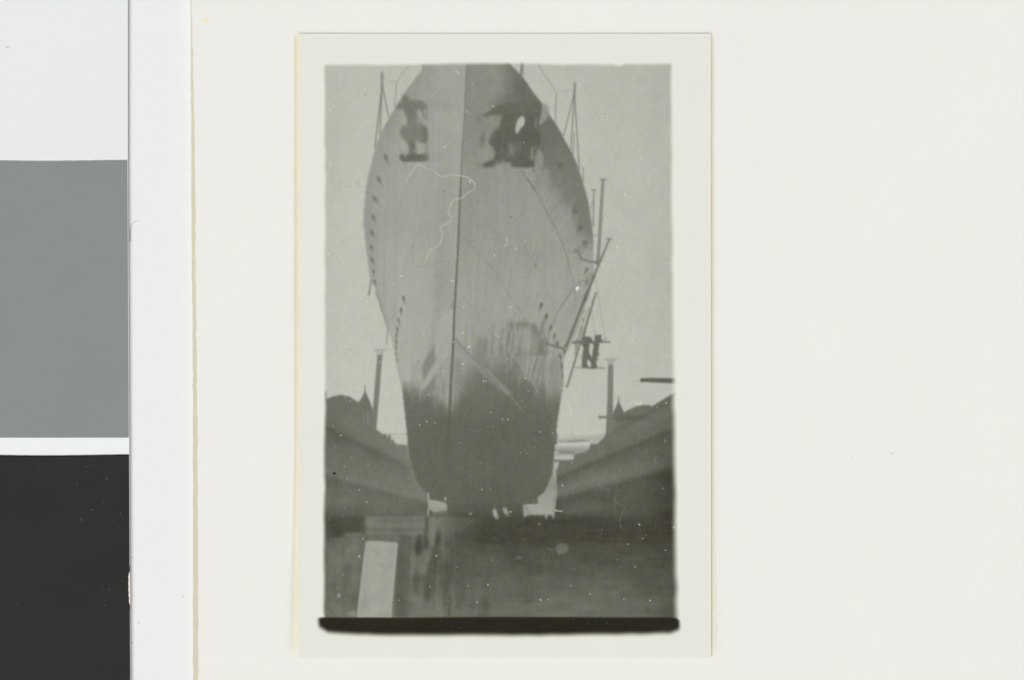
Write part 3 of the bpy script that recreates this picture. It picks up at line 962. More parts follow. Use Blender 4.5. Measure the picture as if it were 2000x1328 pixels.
# anchor on the shaded bow
mass([(944, 224), (958, 216), (972, 206.5), (1004, 203), (1040, 203), (1056, 201), (1057.5, 212), (1056, 222), (1048, 229), (1030, 228), (1008, 226), (984, 226), (966, 224), (950, 228)], 104, 4.8, 0.95, L_ANCH2)
mass([(982, 222), (1046, 222), (1047, 246), (1056, 259), (1057, 270), (1054, 284), (1040, 289), (1037, 310), (1042, 314), (1041, 326), (1020, 327), (1000, 326), (997, 318), (985, 317), (971, 320), (960, 327), (944, 326), (945, 319), (960, 311), (967, 302),
      (963, 289), (955, 281), (957, 268), (966, 255), (977, 242), (980, 232)], 99, 4.2, 0.96, L_ANCH2)
blob(934.5, 232, 7, 8, 20, 124, 0.6, 0.1)
blob(943, 272, 5.5, 15, 6, 116, 0.75, 0.15)
blob(936, 323, 4.5, 9, 0, 126, 0.6, 0.1)
blob(951, 300, 9, 13, 10, 146, 0.5, 0.1)
blob(972, 240, 7, 11, 25, 134, 0.45, 0.1)
line([(953, 256), (948, 285)], 3.2, 140, 0.6, 1.8)
line([(1020, 322), (1040, 321)], 9, 94, 0.6, 3)
line([(1046, 204), (1052, 222)], 9, 97, 0.5, 4)
line([(1052, 222), (1050, 246)], 4, 95, 0.8, 1.8)
line([(1044, 292), (1042, 336)], 2.6, 100, 0.7, 1.4)
blob(1036, 272, 13, 14, 0, 94, 0.5, 0.1)
blob(985, 275, 18, 14, 0, 95, 0.4, 0.1)
blob(999.5, 292, 6.5, 11.5, -6, 125, .85, .2)
blob(993, 303, 4, 5, 0, 118, .5, .1)
blob(1013.5, 290, 5, 12, -6, 114, .7, .15)
blob(1006, 232, 4, 9, 6, 112, .6, .1)
mass([(1016.4, 229), (1022, 229), (1024.8, 234), (1023.6, 244), (1018, 250), (1014.5, 254), (1012, 259.5), (1008, 260), (1006.5, 255), (1007.5, 246), (1011, 235)], 178, 2.2, 1.0)
line([(1046.8, 229), (1046.2, 248)], 2.8, 136, 0.9, 1.2)
line(spline([(1040, 252), (1049, 254), (1056, 260), (1057, 270), (1056.4, 281)]), 2.0, 116, 0.6, 1.6)
line([(1040, 290), (1037.5, 310)], 4.4, 130, 0.85, 1.4)
mass([(1049.5, 292), (1056, 296), (1061.5, 304), (1062, 313), (1059, 326), (1052, 334), (1044, 338), (1046, 316), (1047, 302)], 140, 2.8, 0.9)
mass([(1058.4, 203), (1066, 203), (1071, 209), (1073.5, 217), (1071, 227), (1063, 238), (1056, 243), (1053, 240), (1056, 228), (1058, 214)], 147, 2.8, 0.9)
mass([(1000, 327), (985, 320), (972, 324), (965, 332), (980, 338), (1000, 336)], 146, 3.5, 0.6)
for x_, y0_, y1_, t_ in ((969, 316, 332, 138), (973, 314, 318, 132), (941, 322, 334, 138)):
    line([(x_, y0_), (x_ + 2, y1_)], 2.0, t_, 0.6, 1.2)
for k in range(60):
    x, y = rs.uniform(958, 1054), rs.uniform(205, 325)
    blob(x, y, rs.uniform(1.5, 5), rs.uniform(2, 8), 0, T[int((y - PY0) / STEP), int((x - PX0) / STEP)] + rs.normal(0, 5), 0.5, 0.1)
line([(1019.6, 118), (1017, 150)], 4.0, 112, 0.85, 1.2, L_SHIP)
line([(1021.5, 118), (1022, 146)], 2.5, 112, 0.6, 1.2)

# ---- small bracket shadows on the plating, staging poles beside the hull
line(spline([(1122, 491), (1130, 492), (1135, 504), (1142, 508), (1152, 511), (1164, 512)]), 4.5, 120, 0.8, 2.0)
line([(1130, 488), (1145, 480)], 4, 128, 0.5, 2.5)
line([(1134, 505), (1134, 514)], 3, 130, 0.5, 2)
line([(1118, 566), (1130, 555), (1146, 543), (1158, 535)], 6, 136, 0.6, 3.0)
line([(1117, 569), (1100, 592), (1086, 615), (1082, 632)], 3.5, 128, 0.65, 1.8)
line([(1121, 572), (1103, 603)], 2.5, 164, 0.5, 1.5)
line([(709, 434), (708.5, 444)], 5, 165, 0.5, 2.0)
# staging ropes on the lit side
line([(725, 546), (720.5, 576)], 2.8, 128, 0.9, 1.0, w1=3.6)
poly([(726, 556), (733, 572), (724, 577)], 192, 1.5, 0.7)
line([(734, 570), (740, 584), (746, 606)], 3.6, 136, 0.85, 1.2)
line([(746, 606), (758, 645)], 2.2, 134, 0.8, 1.0)
line([(757.5, 645), (754.5, 672)], 2.4, 134, 0.8, 1.0)
blob(740, 578, 7, 7, 0, 156, 0.4, 0.1)
# thin dark edge by the stacked holes
line(spline([(774, 655), (773, 690), (777, 722), (783, 748)]), 1.5, 142, 0.6, 1.0)

line([(1172.5, 350.5), (1185, 350.5)], 3.0, 126, 0.9, 1.2, L_STRUT1)
line([(1177.8, 352), (1168, 512)], 4.8, 138, 0.97, 0.9, L_STRUT1, w1=6.6)
line([(1180.0, 354), (1170.8, 510)], 1.4, 122, 0.8, 0.7)
line([(1175.6, 354), (1165.4, 510)], 1.4, 124, 0.8, 0.7)
line([(1160, 371), (1158.8, 440)], 3.0, 134, 0.95, 0.9, L_STRUT1)
line([(1160, 384), (1153, 410)], 1.8, 144, 0.8, 0.9)
line([(1157, 371), (1163, 371.5)], 2.6, 136, 0.8, 1.0)
line([(1162, 460), (1166, 461)], 4.5, 150, 0.6, 1.5)
line([(1164, 512), (1169, 517)], 5.5, 112, 0.9, 1.4, L_STRUT1)
line([(1184, 466), (1196, 467)], 2.6, 134, 0.85, 1.2, L_STRUT2)
line([(1190, 468), (1160, 540)], 4.0, 126, 0.96, 0.9, L_STRUT2, w1=5.2)
line([(1160, 540), (1136, 600), (1112.5, 660), (1102.5, 684)], 5.4, 110, 0.96, 1.1, L_STRUT2, w1=5.0)
blob(1144, 580, 4.5, 12, 22, 104, 0.6, 0.2)
line([(1164, 572), (1143.4, 640), (1138, 664)], 3.6, 118, 0.96, 1.0, L_STRUT3, w1=6.0)
line([(1150, 600), (1136, 640), (1130, 666)], 2.4, 128, 0.75, 1.4)
line([(1138, 660), (1132.5, 673), (1119, 718), (1107.5, 756)], 3.8, 114, 0.96, 1.0, L_STRUT3, w1=3.2)
line([(1107.5, 756), (1098, 750)], 1.6, 140, 0.7, 0.9)
line([(1136, 640), (1128, 668), (1124, 690)], 7, 126, 0.5, 3.0)
line(spline([(1163, 545), (1170, 585), (1176, 625), (1182, 662)]), 1.3, 150, 0.8, 0.8)
line(spline([(1153, 580), (1157, 610), (1162, 655)]), 1.2, 152, 0.7, 0.8)
line([(1066, 670), (1076, 674), (1090, 678), (1105, 682)], 4.4, 112, 0.85, 1.6)
line([(1104, 676), (1102, 690)], 4.5, 110, 0.8, 1.3)
line([(1062, 648), (1072, 690)], 3.5, 118, 0.5, 2.2)

# ---- hanging frame
poly([(1142, 657.6), (1152.9, 658), (1159.8, 668.6), (1158.5, 672), (1151.5, 669.8), (1150.2, 687), (1155, 697), (1152, 704), (1147.2, 702.5), (1146.8, 710.5), (1151, 719.6), (1136, 719), (1137, 700), (1139, 678), (1135, 671), (1135, 665.6)], 105, 1.2, 1, L_WINCH)
poly([(1162, 654), (1175.2, 653.4), (1174, 660), (1178.4, 666.4), (1171, 670), (1168.5, 687.4), (1171, 693.5), (1167, 696), (1164.4, 710.5), (1167.6, 717), (1161.7, 720.4), (1150, 720.4), (1153.5, 710.5), (1152, 702), (1156, 697.6), (1159, 676.6), (1159, 668), (1161, 666)], 106, 1.2, 1, L_WINCH)
line([(1171, 668), (1191.5, 668)], 3.0, 112, 0.95, 1.1, L_WINCH)
line([(1182, 660), (1183.5, 667)], 2.0, 120, 0.8, 1.1)
line([(1120, 669), (1138, 668)], 5.6, 112, 0.85, 1.8, L_WINCH)
line([(1126, 664), (1125, 678)], 3.0, 118, 0.7, 1.5)
line([(1164, 718.6), (1181, 718.8)], 2.4, 120, 0.85, 1.2, L_WINCH)
line([(1121, 717.4), (1137, 718)], 2.4, 136, 0.8, 1.3, L_WINCH)
line([(1130, 712), (1131.5, 718)], 1.8, 146, 0.6, 1.0)
line([(1172, 714), (1173, 718)], 1.8, 130, 0.6, 1.0)
line([(1134, 694), (1138, 701)], 2.4, 130, 0.6, 1.2)
line([(1161, 642), (1164, 655)], 1.6, 164, 0.6, 1.0)
blob(1148, 664, 8, 6, 0, 101, 0.6, 0.1)
blob(1140, 667, 2, 4, 0, 130, 0.5, 0.2)
for k in range(26):
    x, y = rs.uniform(1137, 1174), rs.uniform(658, 718)
    blob(x, y, rs.uniform(1, 3), rs.uniform(1, 4), 0, T[int((y - PY0) / STEP), int((x - PX0) / STEP)] + rs.normal(0, 4), 0.6, 0.1)

# ---- under the hull, dock floor
floor_y = np.interp(gx, [600, 700, 838, 870, 900, 1022, 1080, 1330], [1022, 1012, 1005, 1001, 996, 1004, 1006, 1016])[None, :]
flr = ramp(Y - floor_y, -7, 7)
ft = 86 - 13 * np.exp(-((Y - 1040) / 28.0) ** 2) * ramp(X, 860, 930) - 6 * np.exp(-((Y - 1040) / 40.0) ** 2) * ramp(X, 1100, 1300)
ft = ft + 15 * ramp(Y, 1075, 1200) * ramp(X, 1330, 1150) + 8 * ramp(Y, 1070, 1200)
ft = ft - 9 * ramp(X, 1230, 1322) + 1.5 * noise(60, 14, 41) + 1.8 * noise(30, 22, 42) + 2.0 * noise(90, 40, 43)
ft = ft + 9 * ramp(X, 900, 760)
T = T * (1 - flr) + ft * flr
LAB[(flr > 0.5)] = L_FLOOR
poly([(838, 1002), (876, 984), (1022, 986), (1024, 1012), (985, 1018), (838, 1018)], 92, 9.0, 0.7)
for x, w, t in ((905, 12, 92), (930, 9, 84), (952, 10, 84), (978, 8, 88), (1003, 14, 82)):
    poly([(x - w, 984), (x + w, 984), (x + w, 1006), (x - w, 1006)], t, 3, 0.5)
poly([(873, 1002), (1022, 1006), (1080, 1012), (1090, 1050), (985, 1062), (900, 1042)], 73, 10, 0.6)
poly([(900, 1016), (1090, 1010), (1300, 1016), (1320, 1054), (1090, 1060), (930, 1058)], 71, 13, 0.75)
# daylight beyond the bilge
poly([(1080, 919), (1085, 931), (1086.5, 946), (1085.5, 966), (1083, 996), (1082, 1012), (1080, 1012), (1078, 1000), (1070, 1000), (1068, 1013), (1065.5, 1013), (1064, 1004), (1052, 1004), (1036, 1004), (1023, 1010), (1022.5, 986), (1040, 986.5), (1052, 985),
      (1051, 972.5), (1061, 965), (1069, 953), (1075, 937)], lambda x, y: 142 + 16 * ramp(y, 940, 998), 2.0, 1.0, L_WATER)
line([(1085, 945), (1083, 975), (1079.5, 1000)], 1.3, 116, 0.75, 0.8)
line([(1026, 990), (1034, 1004)], 5, 128, 0.5, 2.5)
blob(1056, 996, 14, 6, 0, 168, 0.5, 0.1)
poly([(839, 975.5), (856, 979), (873, 985), (871, 996), (850, 999), (840, 996)], 153, 2.2, 1.0, L_WATER)
blob(853, 988, 12, 5, 5, 166, 0.5, 0.1)
line([(836, 963), (838, 985), (835.5, 1007)], 3.4, 163, 0.95, 1.0)
line([(860, 996), (860, 1004)], 2.0, 140, 0.7, 1.0)
for x, y, a, b, g_, t, al in ((967, 1002, 4.0, 9, -12, 166, .95), (987.5, 998, 4.2, 8, -25, 158, .9), (993, 1004, 4, 5, 0, 118, .6), (970.5, 1009, 3.5, 4.5, 0, 146, .8), (870, 974, 2.0, 4, 0, 172, .9), (919, 1003, 2.4, 2.8, 0, 160, .8)):
    blob(x, y, a, b, g_, t, al, 0.45)

# ---- timber blocks and plank in front
def tim(x, y):
    return 110 - 3 * ramp(y, 1010, 1060) - 8 * ramp(x, 850, 900) + 1.6 * noise(12, 60, 51)[jsel, isel]


def tpoly(pts, soft, al, lab):
    global jsel, isel
    xs, ys = [p[0] for p in pts], [p[1] for p in pts]
    jsel, isel = crop(min(xs), min(ys), max(xs), max(ys), soft * 2 + 2)
    poly(pts, tim, soft, al, lab)


tpoly([(714, 1008), (780, 1009), (880, 1007), (884, 1030), (884, 1110), (876, 1206), (632, 1206), (634, 1110), (640, 1062), (672, 1046), (676, 1040), (706, 1041), (712, 1036)], 9.0, 0.85, L_TIMBER)
poly([(715, 1009), (800, 1009), (860, 1008), (900, 1010), (930, 1014), (900, 1040), (716, 1042)], 108, 4, 0.6)
poly([(880, 1010), (950, 1012), (930, 1040), (880, 1060)], 92, 14, 0.5)
poly([(632, 1062), (672, 1060), (700, 1064), (700, 1206), (630, 1206)], 103, 8, 0.7)
poly([(636, 1012), (712, 1010), (708, 1036), (676, 1040), (672, 1048), (636, 1046)], 83, 4.8, 0.9)
poly([(714.5, 1008.5), (780, 1009), (836, 1008), (838, 1030), (836, 1044), (712, 1043)], 113, 2.4, 0.9)
poly([(674, 1043), (690, 1041), (712, 1042), (713, 1064), (704, 1090), (672, 1092)], 109, 2.6, 0.7)
line([(638, 1048), (672, 1046)], 3, 84, 0.6, 3)
line([(712, 1010), (711, 1040)], 3, 82, 0.6, 2)
line([(673, 1046), (672, 1090)], 2.4, 90, 0.5, 2)
poly([(780, 1044), (800, 1046), (796, 1204), (768, 1204)], 93, 2.6, 0.7)
poly([(806, 1074), (840, 1076), (838, 1118), (804, 1122)], 113, 3.4, 0.7)
poly([(846, 1072), (866, 1074), (862, 1140), (842, 1146)], 84, 4.0, 0.6)
poly([(868, 1068), (880, 1070), (876, 1100), (866, 1100)], 110, 4.0, 0.6)
poly([(806, 1126), (836, 1124), (834, 1160), (804, 1164)], 95, 4.5, 0.6)
poly([(798, 1164), (850, 1164), (850, 1204), (796, 1204)], 111, 4.5, 0.6)
poly([(839, 1010), (862, 1009), (862, 1032), (850, 1066), (838, 1062)], 116, 3.0, 0.75)
poly([(864, 1010), (890, 1012), (886, 1050), (866, 1060)], 105, 4.5, 0.5)
line([(714, 1034), (830, 1035)], 6, 100, 0.45, 3)
line([(716, 1022), (832, 1022)], 5, 116, 0.35, 3)
line([(750, 1014), (830, 1015)], 4, 102, 0.35, 3)
for x, y0, y1, w, t, al in ((818, 1048, 1080, 10, 80, .75), (832, 1012, 1066, 6.5, 82, .75), (853, 1040, 1070, 6, 82, .7), (846, 1018, 1064, 8, 117, .5), (860, 1012, 1040, 5, 116, .5), (868, 1020, 1050, 5, 112, .4), (800, 1050, 1120, 5, 94, .5),
                            (794, 1052, 1150, 4, 112, .4), (782, 1062, 1200, 8, 92, .6), (816, 1088, 1120, 9, 94, .4), (838, 1100, 1164, 11, 86, .6), (845, 1084, 1130, 5, 92, .5), (872, 1060, 1180, 8, 88, .6), (880, 1070, 1200, 5, 84, .5),
                            (866, 1070, 1100, 7, 106, .5), (855, 1095, 1140, 5, 112, .4), (826, 1090, 1130, 7, 108, .4), (880.5, 1140, 1160, 2, 124, .5), (803, 1085, 1150, 2.5, 122, .3), (812, 1110, 1150, 8, 88, .35), (846, 1160, 1200, 12, 110, .4),
                            (800, 1160, 1204, 14, 108, .4), (900, 1060, 1180, 20, 84, .35), (955, 1060, 1204, 3, 82, .4), (948, 1095, 1204, 1.6, 76, .5), (924, 1060, 1200, 10, 86, .3), (690, 1066, 1140, 6, 114, .3), (660, 1070, 1130, 12, 110, .3),
                            (680, 1062, 1105, 5, 92, .4), (674, 1110, 1180, 8, 95, .3), (652, 1140, 1200, 12, 98, .3)):
    line([(x + 1.5, y0), (x, (y0 + y1) / 2), (x - 2.0, y1)], w, t, al * 0.9, 3.2)
for x, y, a, b, t, al in ((688, 1072, 10, 7, 118, .6), (664, 1093, 9, 9, 114, .5), (692, 1096, 8, 10, 115, .5), (680, 1050, 12, 8, 108, .5), (700, 1016, 9, 6, 86, .4), (724, 1020, 8, 10, 118, .4), (688, 1198, 9, 6, 136, .6), (838, 1196, 10, 7, 120, .5),
                          (662, 1163, 2.6, 5, 136, .8), (647, 1178, 8, 1.4, 128, .5), (842, 1150, 10, 16, 86, .4), (818, 1070, 7, 12, 74, .6), (833, 1060, 5, 10, 74, .5), (790, 1175, 12, 16, 100, .3)):
    blob(x, y, a, b, 0, t, al, 0.15)
for x, y, a, b, g_, t, al in ((818.5, 1065, 7, 15, 0, 80, .7), (832, 1050, 5, 20, 4, 84, .6), (855, 1051, 6, 17, 5, 84, .65), (843, 1042, 8, 16, 3, 116, .6), (821, 1098, 15, 14, 0, 112, .5), (844, 1118, 8, 32, 8, 84, .6), (872, 1106, 10, 38, 4, 84, .6), (868, 1082, 8, 12, 0, 108, .5),
                              (824, 1184, 26, 14, 0, 113, .5), (652, 1098, 14, 24, 0, 109, .5), (650, 1190, 16, 14, 0, 112, .5), (686, 1071, 12, 9, 0, 116, .5), (720, 1018, 6, 9, 0, 119, .5), (770, 1018, 30, 5, 0, 106, .4), (780, 1028, 40, 4, 0, 116, .4), (775, 1036, 40, 5, 0, 103, .4),
                              (788, 1120, 6, 50, 3, 90, .5), (802, 1130, 4, 40, 3, 106, .4), (855, 1135, 4, 14, 3, 110, .5), (905, 1120, 16, 40, 0, 86, .4), (836, 1165, 8, 10, 0, 84, .4)):
    blob(x, y, a, b, g_, t, al, 0.15)


def plank_tone(x, y):
    return 157 + 3 * ramp(y, 1060, 1200) + 0 * x


PL = [(715, 1057), (728, 1055.5), (760, 1057.5), (776.5, 1060), (771, 1120), (766, 1175), (763, 1206), (697.5, 1206), (702, 1160), (708, 1110)]
poly(PL, plank_tone, 2.0, 1.0, L_PLANK)
pm = gblur(inside(X, Y, PL).astype(float), 1.5)
T += pm * (2.2 * noise(24, 20, 61) + 1.6 * noise(11, 50, 62) + 1.0 * noise(12, 12, 63))
for x, y, a, b, t, al in ((712, 1072, 6, 4, 144, .0), (757, 1107, 12, 7, 146, .5), (738, 1102, 20, 3, 148, .4), (711, 1178, 8, 10, 143, .6), (755, 1198, 12, 7, 146, .6), (714, 1163, 5, 8, 148, .4), (740, 1065, 18, 4, 166, .4), (742, 1186, 16, 8, 170, .4),
                          (736, 1135, 12, 22, 164, .35)):
    blob(x, y, a, b, 0, t, al, 0.1)
line([(714, 1060), (707, 1120), (698, 1204)], 1.6, 172, 0.5, 1.0)
line([(776, 1062), (770, 1130), (763, 1204)], 1.8, 170, 0.4, 1.0)
# vague clutter on the floor
for x, y, a, b, t, al in ((1028, 1158, 15, 16, 80, .45), (1020, 1150, 8, 6, 104, .4), (1034, 1148, 4, 9, 104, .4), (1030, 1172, 14, 6, 82, .4), (1014, 1089, 6, 3.0, 116, .7), (1198, 1159, 12, 6, 112, .5), (1275, 1181, 22, 7, 108, .5), (1050, 1112, 8, 9, 82, .4),
                          (1172, 1101, 6, 5, 80, .3), (946, 1178, 10, 14, 80, .35), (944, 1200, 10, 6, 80, .3), (1255, 1140, 18, 10, 78, .3), (1265, 1190, 4, 6, 80, .5), (1000, 1185, 30, 8, 108, .3), (1120, 1195, 40, 8, 112, .35), (1225, 1118, 40, 14, 84, .3)):
    blob(x, y, a, b, 0, t, al, 0.05)

low_zone = ramp(Y - np.interp(gx, [600, 735, 800, 1080, 1190, 1330], [775, 850, 880, 930, 850, 770])[None, :], 0, 20) * (1 - HM * ramp(Y, 1000, 990))
wallz = ramp(Y, 1020, 1000)
T = T + (1 - pm) * low_zone * (wallz * (1.0 * noise(4, 30, 44) + 1.4 * noise(30, 14, 49)) + (1 - wallz) * ramp(X, 860, 940) * (1.7 * noise(40, 8, 45) + 1.2 * noise(16, 5, 50)) + 1.1 * noise(11, 13, 46))
fore = ramp(Y, 1004, 1014) * ramp(X, 920, 860)
T = T + fore * (1 - pm) * 0.3 * (gblur(T, 0.6) - 99)
T = T + fore * (2.0 * noise(6, 30, 47) + 2.2 * noise(16, 18, 48)) * (1 - pm)
# ---- grain, blur of the whole negative, then the frame
T = gblur(T, 0.8)
# ---- damage: scratches and dust on the negative print white
def scratch(pts, w, t, al, soft=0.75, n=6):
    line(spline(pts, n), w, t, al, soft, SCR)


SCR = new_label('scratch_mark', None, 'fine white wandering scratch across the stem')
scratch([(794, 356), (796, 345), (805.6, 334.6), (812, 324), (818, 321.5), (825.6, 323.4), (833, 329), (845.6, 333.5), (858, 343), (866.7, 345.8), (881.5, 341.5), (896, 343), (913, 346.6), (923.7, 354.6), (928, 364), (923.7, 371.5),
         (913, 377), (903, 386), (893, 389.8), (886.8, 389.8), (879.4, 402), (875, 415), (881.5, 423), (880.4, 431.7), (864.6, 441), (860.4, 446.4), (864.6, 459), (856, 480), (841.4, 487.5), (834, 504), (831, 505.5)], 1.9, 188, 0.85)
SCR = new_label('scratch_mark', None, 'fine pale scratch curling over the dock wall')
scratch([(1203, 966), (1202, 975), (1207, 983), (1219, 988), (1219, 994), (1215.5, 1004), (1210.5, 1016), (1214.6, 1032)], 1.3, 124, 0.7)
SCR = new_label('scratch_mark', None, 'short white hooked scratch on the shaded hull')
scratch([(991.5, 464), (988.5, 468), (991, 474), (989, 479), (983.5, 481)], 1.7, 186, 0.9)
SCR = new_label('scratch_mark', None, 'short white dash beside the bright gap under the bilge')
scratch([(1083, 996.5), (1098, 998)], 2.4, 178, 0.9)
SCR = new_label('scratch_mark', None, 'small white tick mark over the shed roof')
scratch([(1242, 788), (1248, 789), (1252, 788.5), (1251, 783)], 2.2, 216, 0.95)
SCR = 0
scratch([(1283, 891), (1279, 897), (1280, 902), (1285.5, 903)], 1.6, 130, 0.8)
scratch([(918, 838), (926, 842), (935, 841), (941, 838)], 1.6, 128, 0.6)
scratch([(1114, 793.5), (1113, 797), (1117, 806)], 1.6, 206, 0.7)
line([(1107, 784), (1114, 798)], 1.6, 200, 0.6, 0.8)
scratch([(890, 140), (893, 140.5), (896.5, 145)], 2.6, 192, 0.9)
line([(1068, 1069), (1079, 1074)], 1.6, 118, 0.7, 0.8)
line([(1142, 772), (1144, 786)], 1.4, 198, 0.5, 0.8)
line([(1044, 477), (1042, 491)], 1.4, 182, 0.7, 0.8)
line([(1180, 221), (1300, 203)], 1.4, 196, 0.35, 0.9)
line([(965, 497), (967, 500)], 3, 190, 0.7, 0.9)
line([(896, 518), (902, 514)], 1.6, 180, 0.6, 0.9)
poly(spline([(1124, 562), (1129, 559), (1132, 563), (1129, 565.5), (1128.5, 568), (1124.5, 566), (1124, 562)], 4), 226, 0.9, 0.95)
# drying mark
DRY = new_label('drying_mark', None, 'roundish pale drying mark on the dark dock floor')
blob(1097.5, 1071.5, 12.6, 10.6, -8, 112, 0.75, 0.75, DRY)
blob(1097.5, 1071.5, 12.0, 10.0, -8, 102, 0.35, 0.4)
line([(1091, 1086), (1092, 1076), (1098, 1070), (1107, 1074)], 1.4, 128, 0.6, 0.8)
for x, y, q in ((645.5, 214.5, 1.9), (653, 210, 1.0), (868, 287, 1.5), (670, 292.5, 1.2), (645, 320, 2.1), (676, 369.5, 1.4), (641.5, 495, 2.2), (672.5, 470, 1.2), (783.5, 539, 1.8), (717, 589, 2.0), (767.5, 555, 1.3), (881, 548.5, 1.9), (886, 549.5, 1.5),
                (905, 600, 1.2), (828, 651, 1.6), (905, 650, 1.6), (676, 676.6, 1.9), (686.5, 691, 1.3), (763.5, 676, 1.4), (745.5, 753.5, 1.4), (769, 755, 1.2), (944, 744, 1.9), (949, 744, 1.6), (904, 711, 2.0), (916, 677, 2.4), (865, 724, 1.4), (885, 667.5, 1.5),
                (972, 657, 1.5), (926, 478, 1.0), (675, 776, 1.2), (684, 783, 1.2), (665.5, 850, 1.4), (651.5, 832, 1.1), (836.5, 770.5, 1.2), (833, 823, 1.3), (850, 826, 1.3), (819.5, 830, 1.2), (958, 805.5, 1.3), (1206, 484, 2.2), (1224.5, 495, 1.4),
                (1187, 505.5, 1.5), (1007, 485, 1.7), (996.5, 599.5, 2.1), (1025.5, 472, 1.1), (1182.5, 428, 1.4), (1223, 399, 1.6), (1158, 222, 1.4), (1251.5, 312.5, 1.8), (1220, 379, 1.6), (1223, 382, 1.3), (1235.5, 665.5, 1.8), (1255, 594, 1.2), (1111, 701, 1.4),
                (1103.5, 680.5, 1.3), (991, 701.5, 1.2), (1026.5, 739, 2.0), (1094.5, 758.5, 1.3), (1066.5, 748.5, 1.2), (981, 819, 1.4), (992, 819, 1.5), (1054.5, 842.7, 1.4), (1301, 787, 1.7), (1284, 795, 1.2), (1299, 860, 1.3), (1079, 846, 1.0), (1249, 1024, 1.7),
                (1053, 1022.5, 1.5), (1255, 1051, 1.2), (1226, 1062, 1.2), (1300, 1074, 1.4), (1240, 1106, 1.2), (1114, 1143, 1.2), (1056, 1171, 1.9), (1071, 1170, 1.4), (1152.5, 1159, 1.3), (1218.5, 1169.5, 1.4), (1270, 1172, 1.7), (1316, 1029, 2.0), (1098.5, 947.5, 1.4),
                (701.5, 1086, 2.2), (708.5, 1052, 1.4), (661.5, 1112.5 + 50, 1.8), (852.5, 1085, 1.6), (953, 1141.5, 1.6), (932, 1175, 1.4), (840, 1145, 1.3), (779.5, 1172, 1.2), (707.5, 1206, 1.6), (834, 1216, 1.2), (941, 955.5, 1.5), (958, 955.5, 1.1), (702, 956.5, 1.2),
                (716, 980, 1.3), (678, 936, 1.2), (1238, 171, 1.2), (963, 208, 2.0), (922.5, 165, 1.3), (912, 218, 1.6), (917.5, 354.5, 2.2)):
    blob(x, y, q * 0.8, q * 0.9 * rs.uniform(.8, 1.3), rs.uniform(0, 180), 220, 0.75, 0.5)
for k in range(420):
    x, y = rs.uniform(640, 1312), rs.uniform(130, 1236)
    q = 0.55 + rs.exponential(0.22)
    blob(x, y, q, q * rs.uniform(.8, 1.6), rs.uniform(0, 180), 205, rs.uniform(.2, .55), 0.5)
for (cx, cy, n_, sd) in ((652, 150, 22, 14), (700, 180, 14, 30), (1260, 480, 18, 20), (1220, 300, 12, 25), (1145, 140, 14, 14), (1050, 470, 12, 30), (660, 400, 14, 14), (1290, 600, 10, 14), (690, 300, 10, 30)):
    for k in range(n_):
        blob(rs.normal(cx, sd), rs.normal(cy, sd), 0.8, rs.uniform(.7, 1.2), 0, 206, rs.uniform(.25, .6), 0.5)
blob(653, 924, 2.6, 2.3, 20, 32, 1.0, 0.7)
blob(657.2, 925.2, 1.2, 1.0, 0, 40, 0.9, 0.7)
for x, y, q in ((713.8, 185, 1.3), (866.5, 373.5, 1.5), (712, 348, 1.2), (998, 424, 2.0), (1045.5, 517.5, 1.6), (816.5, 520.5, 1.0), (691.6, 751, 1.0), (1182, 223, 1.3)):
    blob(x, y, q, q, 0, 110, 0.75, 0.5)

grain = np.random.default_rng(3).normal(0, 1, T.shape)
T = T + 0.8 * noise(9, 11, 73) + 0.7 * noise(18, 18, 74)
T = T + 3.0 * gblur(grain, 0.55) + 0.5 * noise(2.2, 30, 71) + 0.35 * noise(30, 2.2, 72)

# ---- frame of the picture: soft mask edges, rounded black film edge, white margin
nl, nt_, nb = noise(60, 26, 81)[:, 60], noise(30, 60, 82)[60, :], noise(26, 60, 83)[700, :]
xl = np.interp(gy, [60, 200, 700, 1200, 1290], [634.5, 634.0, 635.5, 632.5, 632.0]) + 0.8 * nl
xr = np.interp(gy, [60, 200, 600, 900, 1200, 1290], [1311.0, 1311.0, 1313.5, 1317.0, 1320.5, 1321]) + 0.6 * noise(60, 30, 84)[:, 80]
yt = np.interp(gx, [600, 760, 900, 1010, 1100, 1195, 1208, 1225, 1330], [127.5, 127, 125, 124, 126.5, 126.5, 130.5, 126, 125]) + 0.5 * nt_
sxl = np.interp(gy, [60, 600, 1000, 1290], [4.2, 5.0, 5.2, 5.0])[:, None]
sxr = np.interp(gy, [60, 500, 800, 1290], [4.5, 6.0, 8.0, 9.0])[:, None]
fm = smooth(0.5 + (X - xl[:, None]) / (2 * sxl)) * smooth(0.5 + (xr[:, None] - X) / (2 * sxr)) * smooth(0.5 + (Y - yt[None, :]) / 10.0)
fm = fm * (Y < 1215)
PAPER = 227.5 + 0.5 * noise(60, 60, 91)
dark_halo = 0
T = PAPER + (T - PAPER) * fm
LAB[fm < 0.5] = L_BORDER
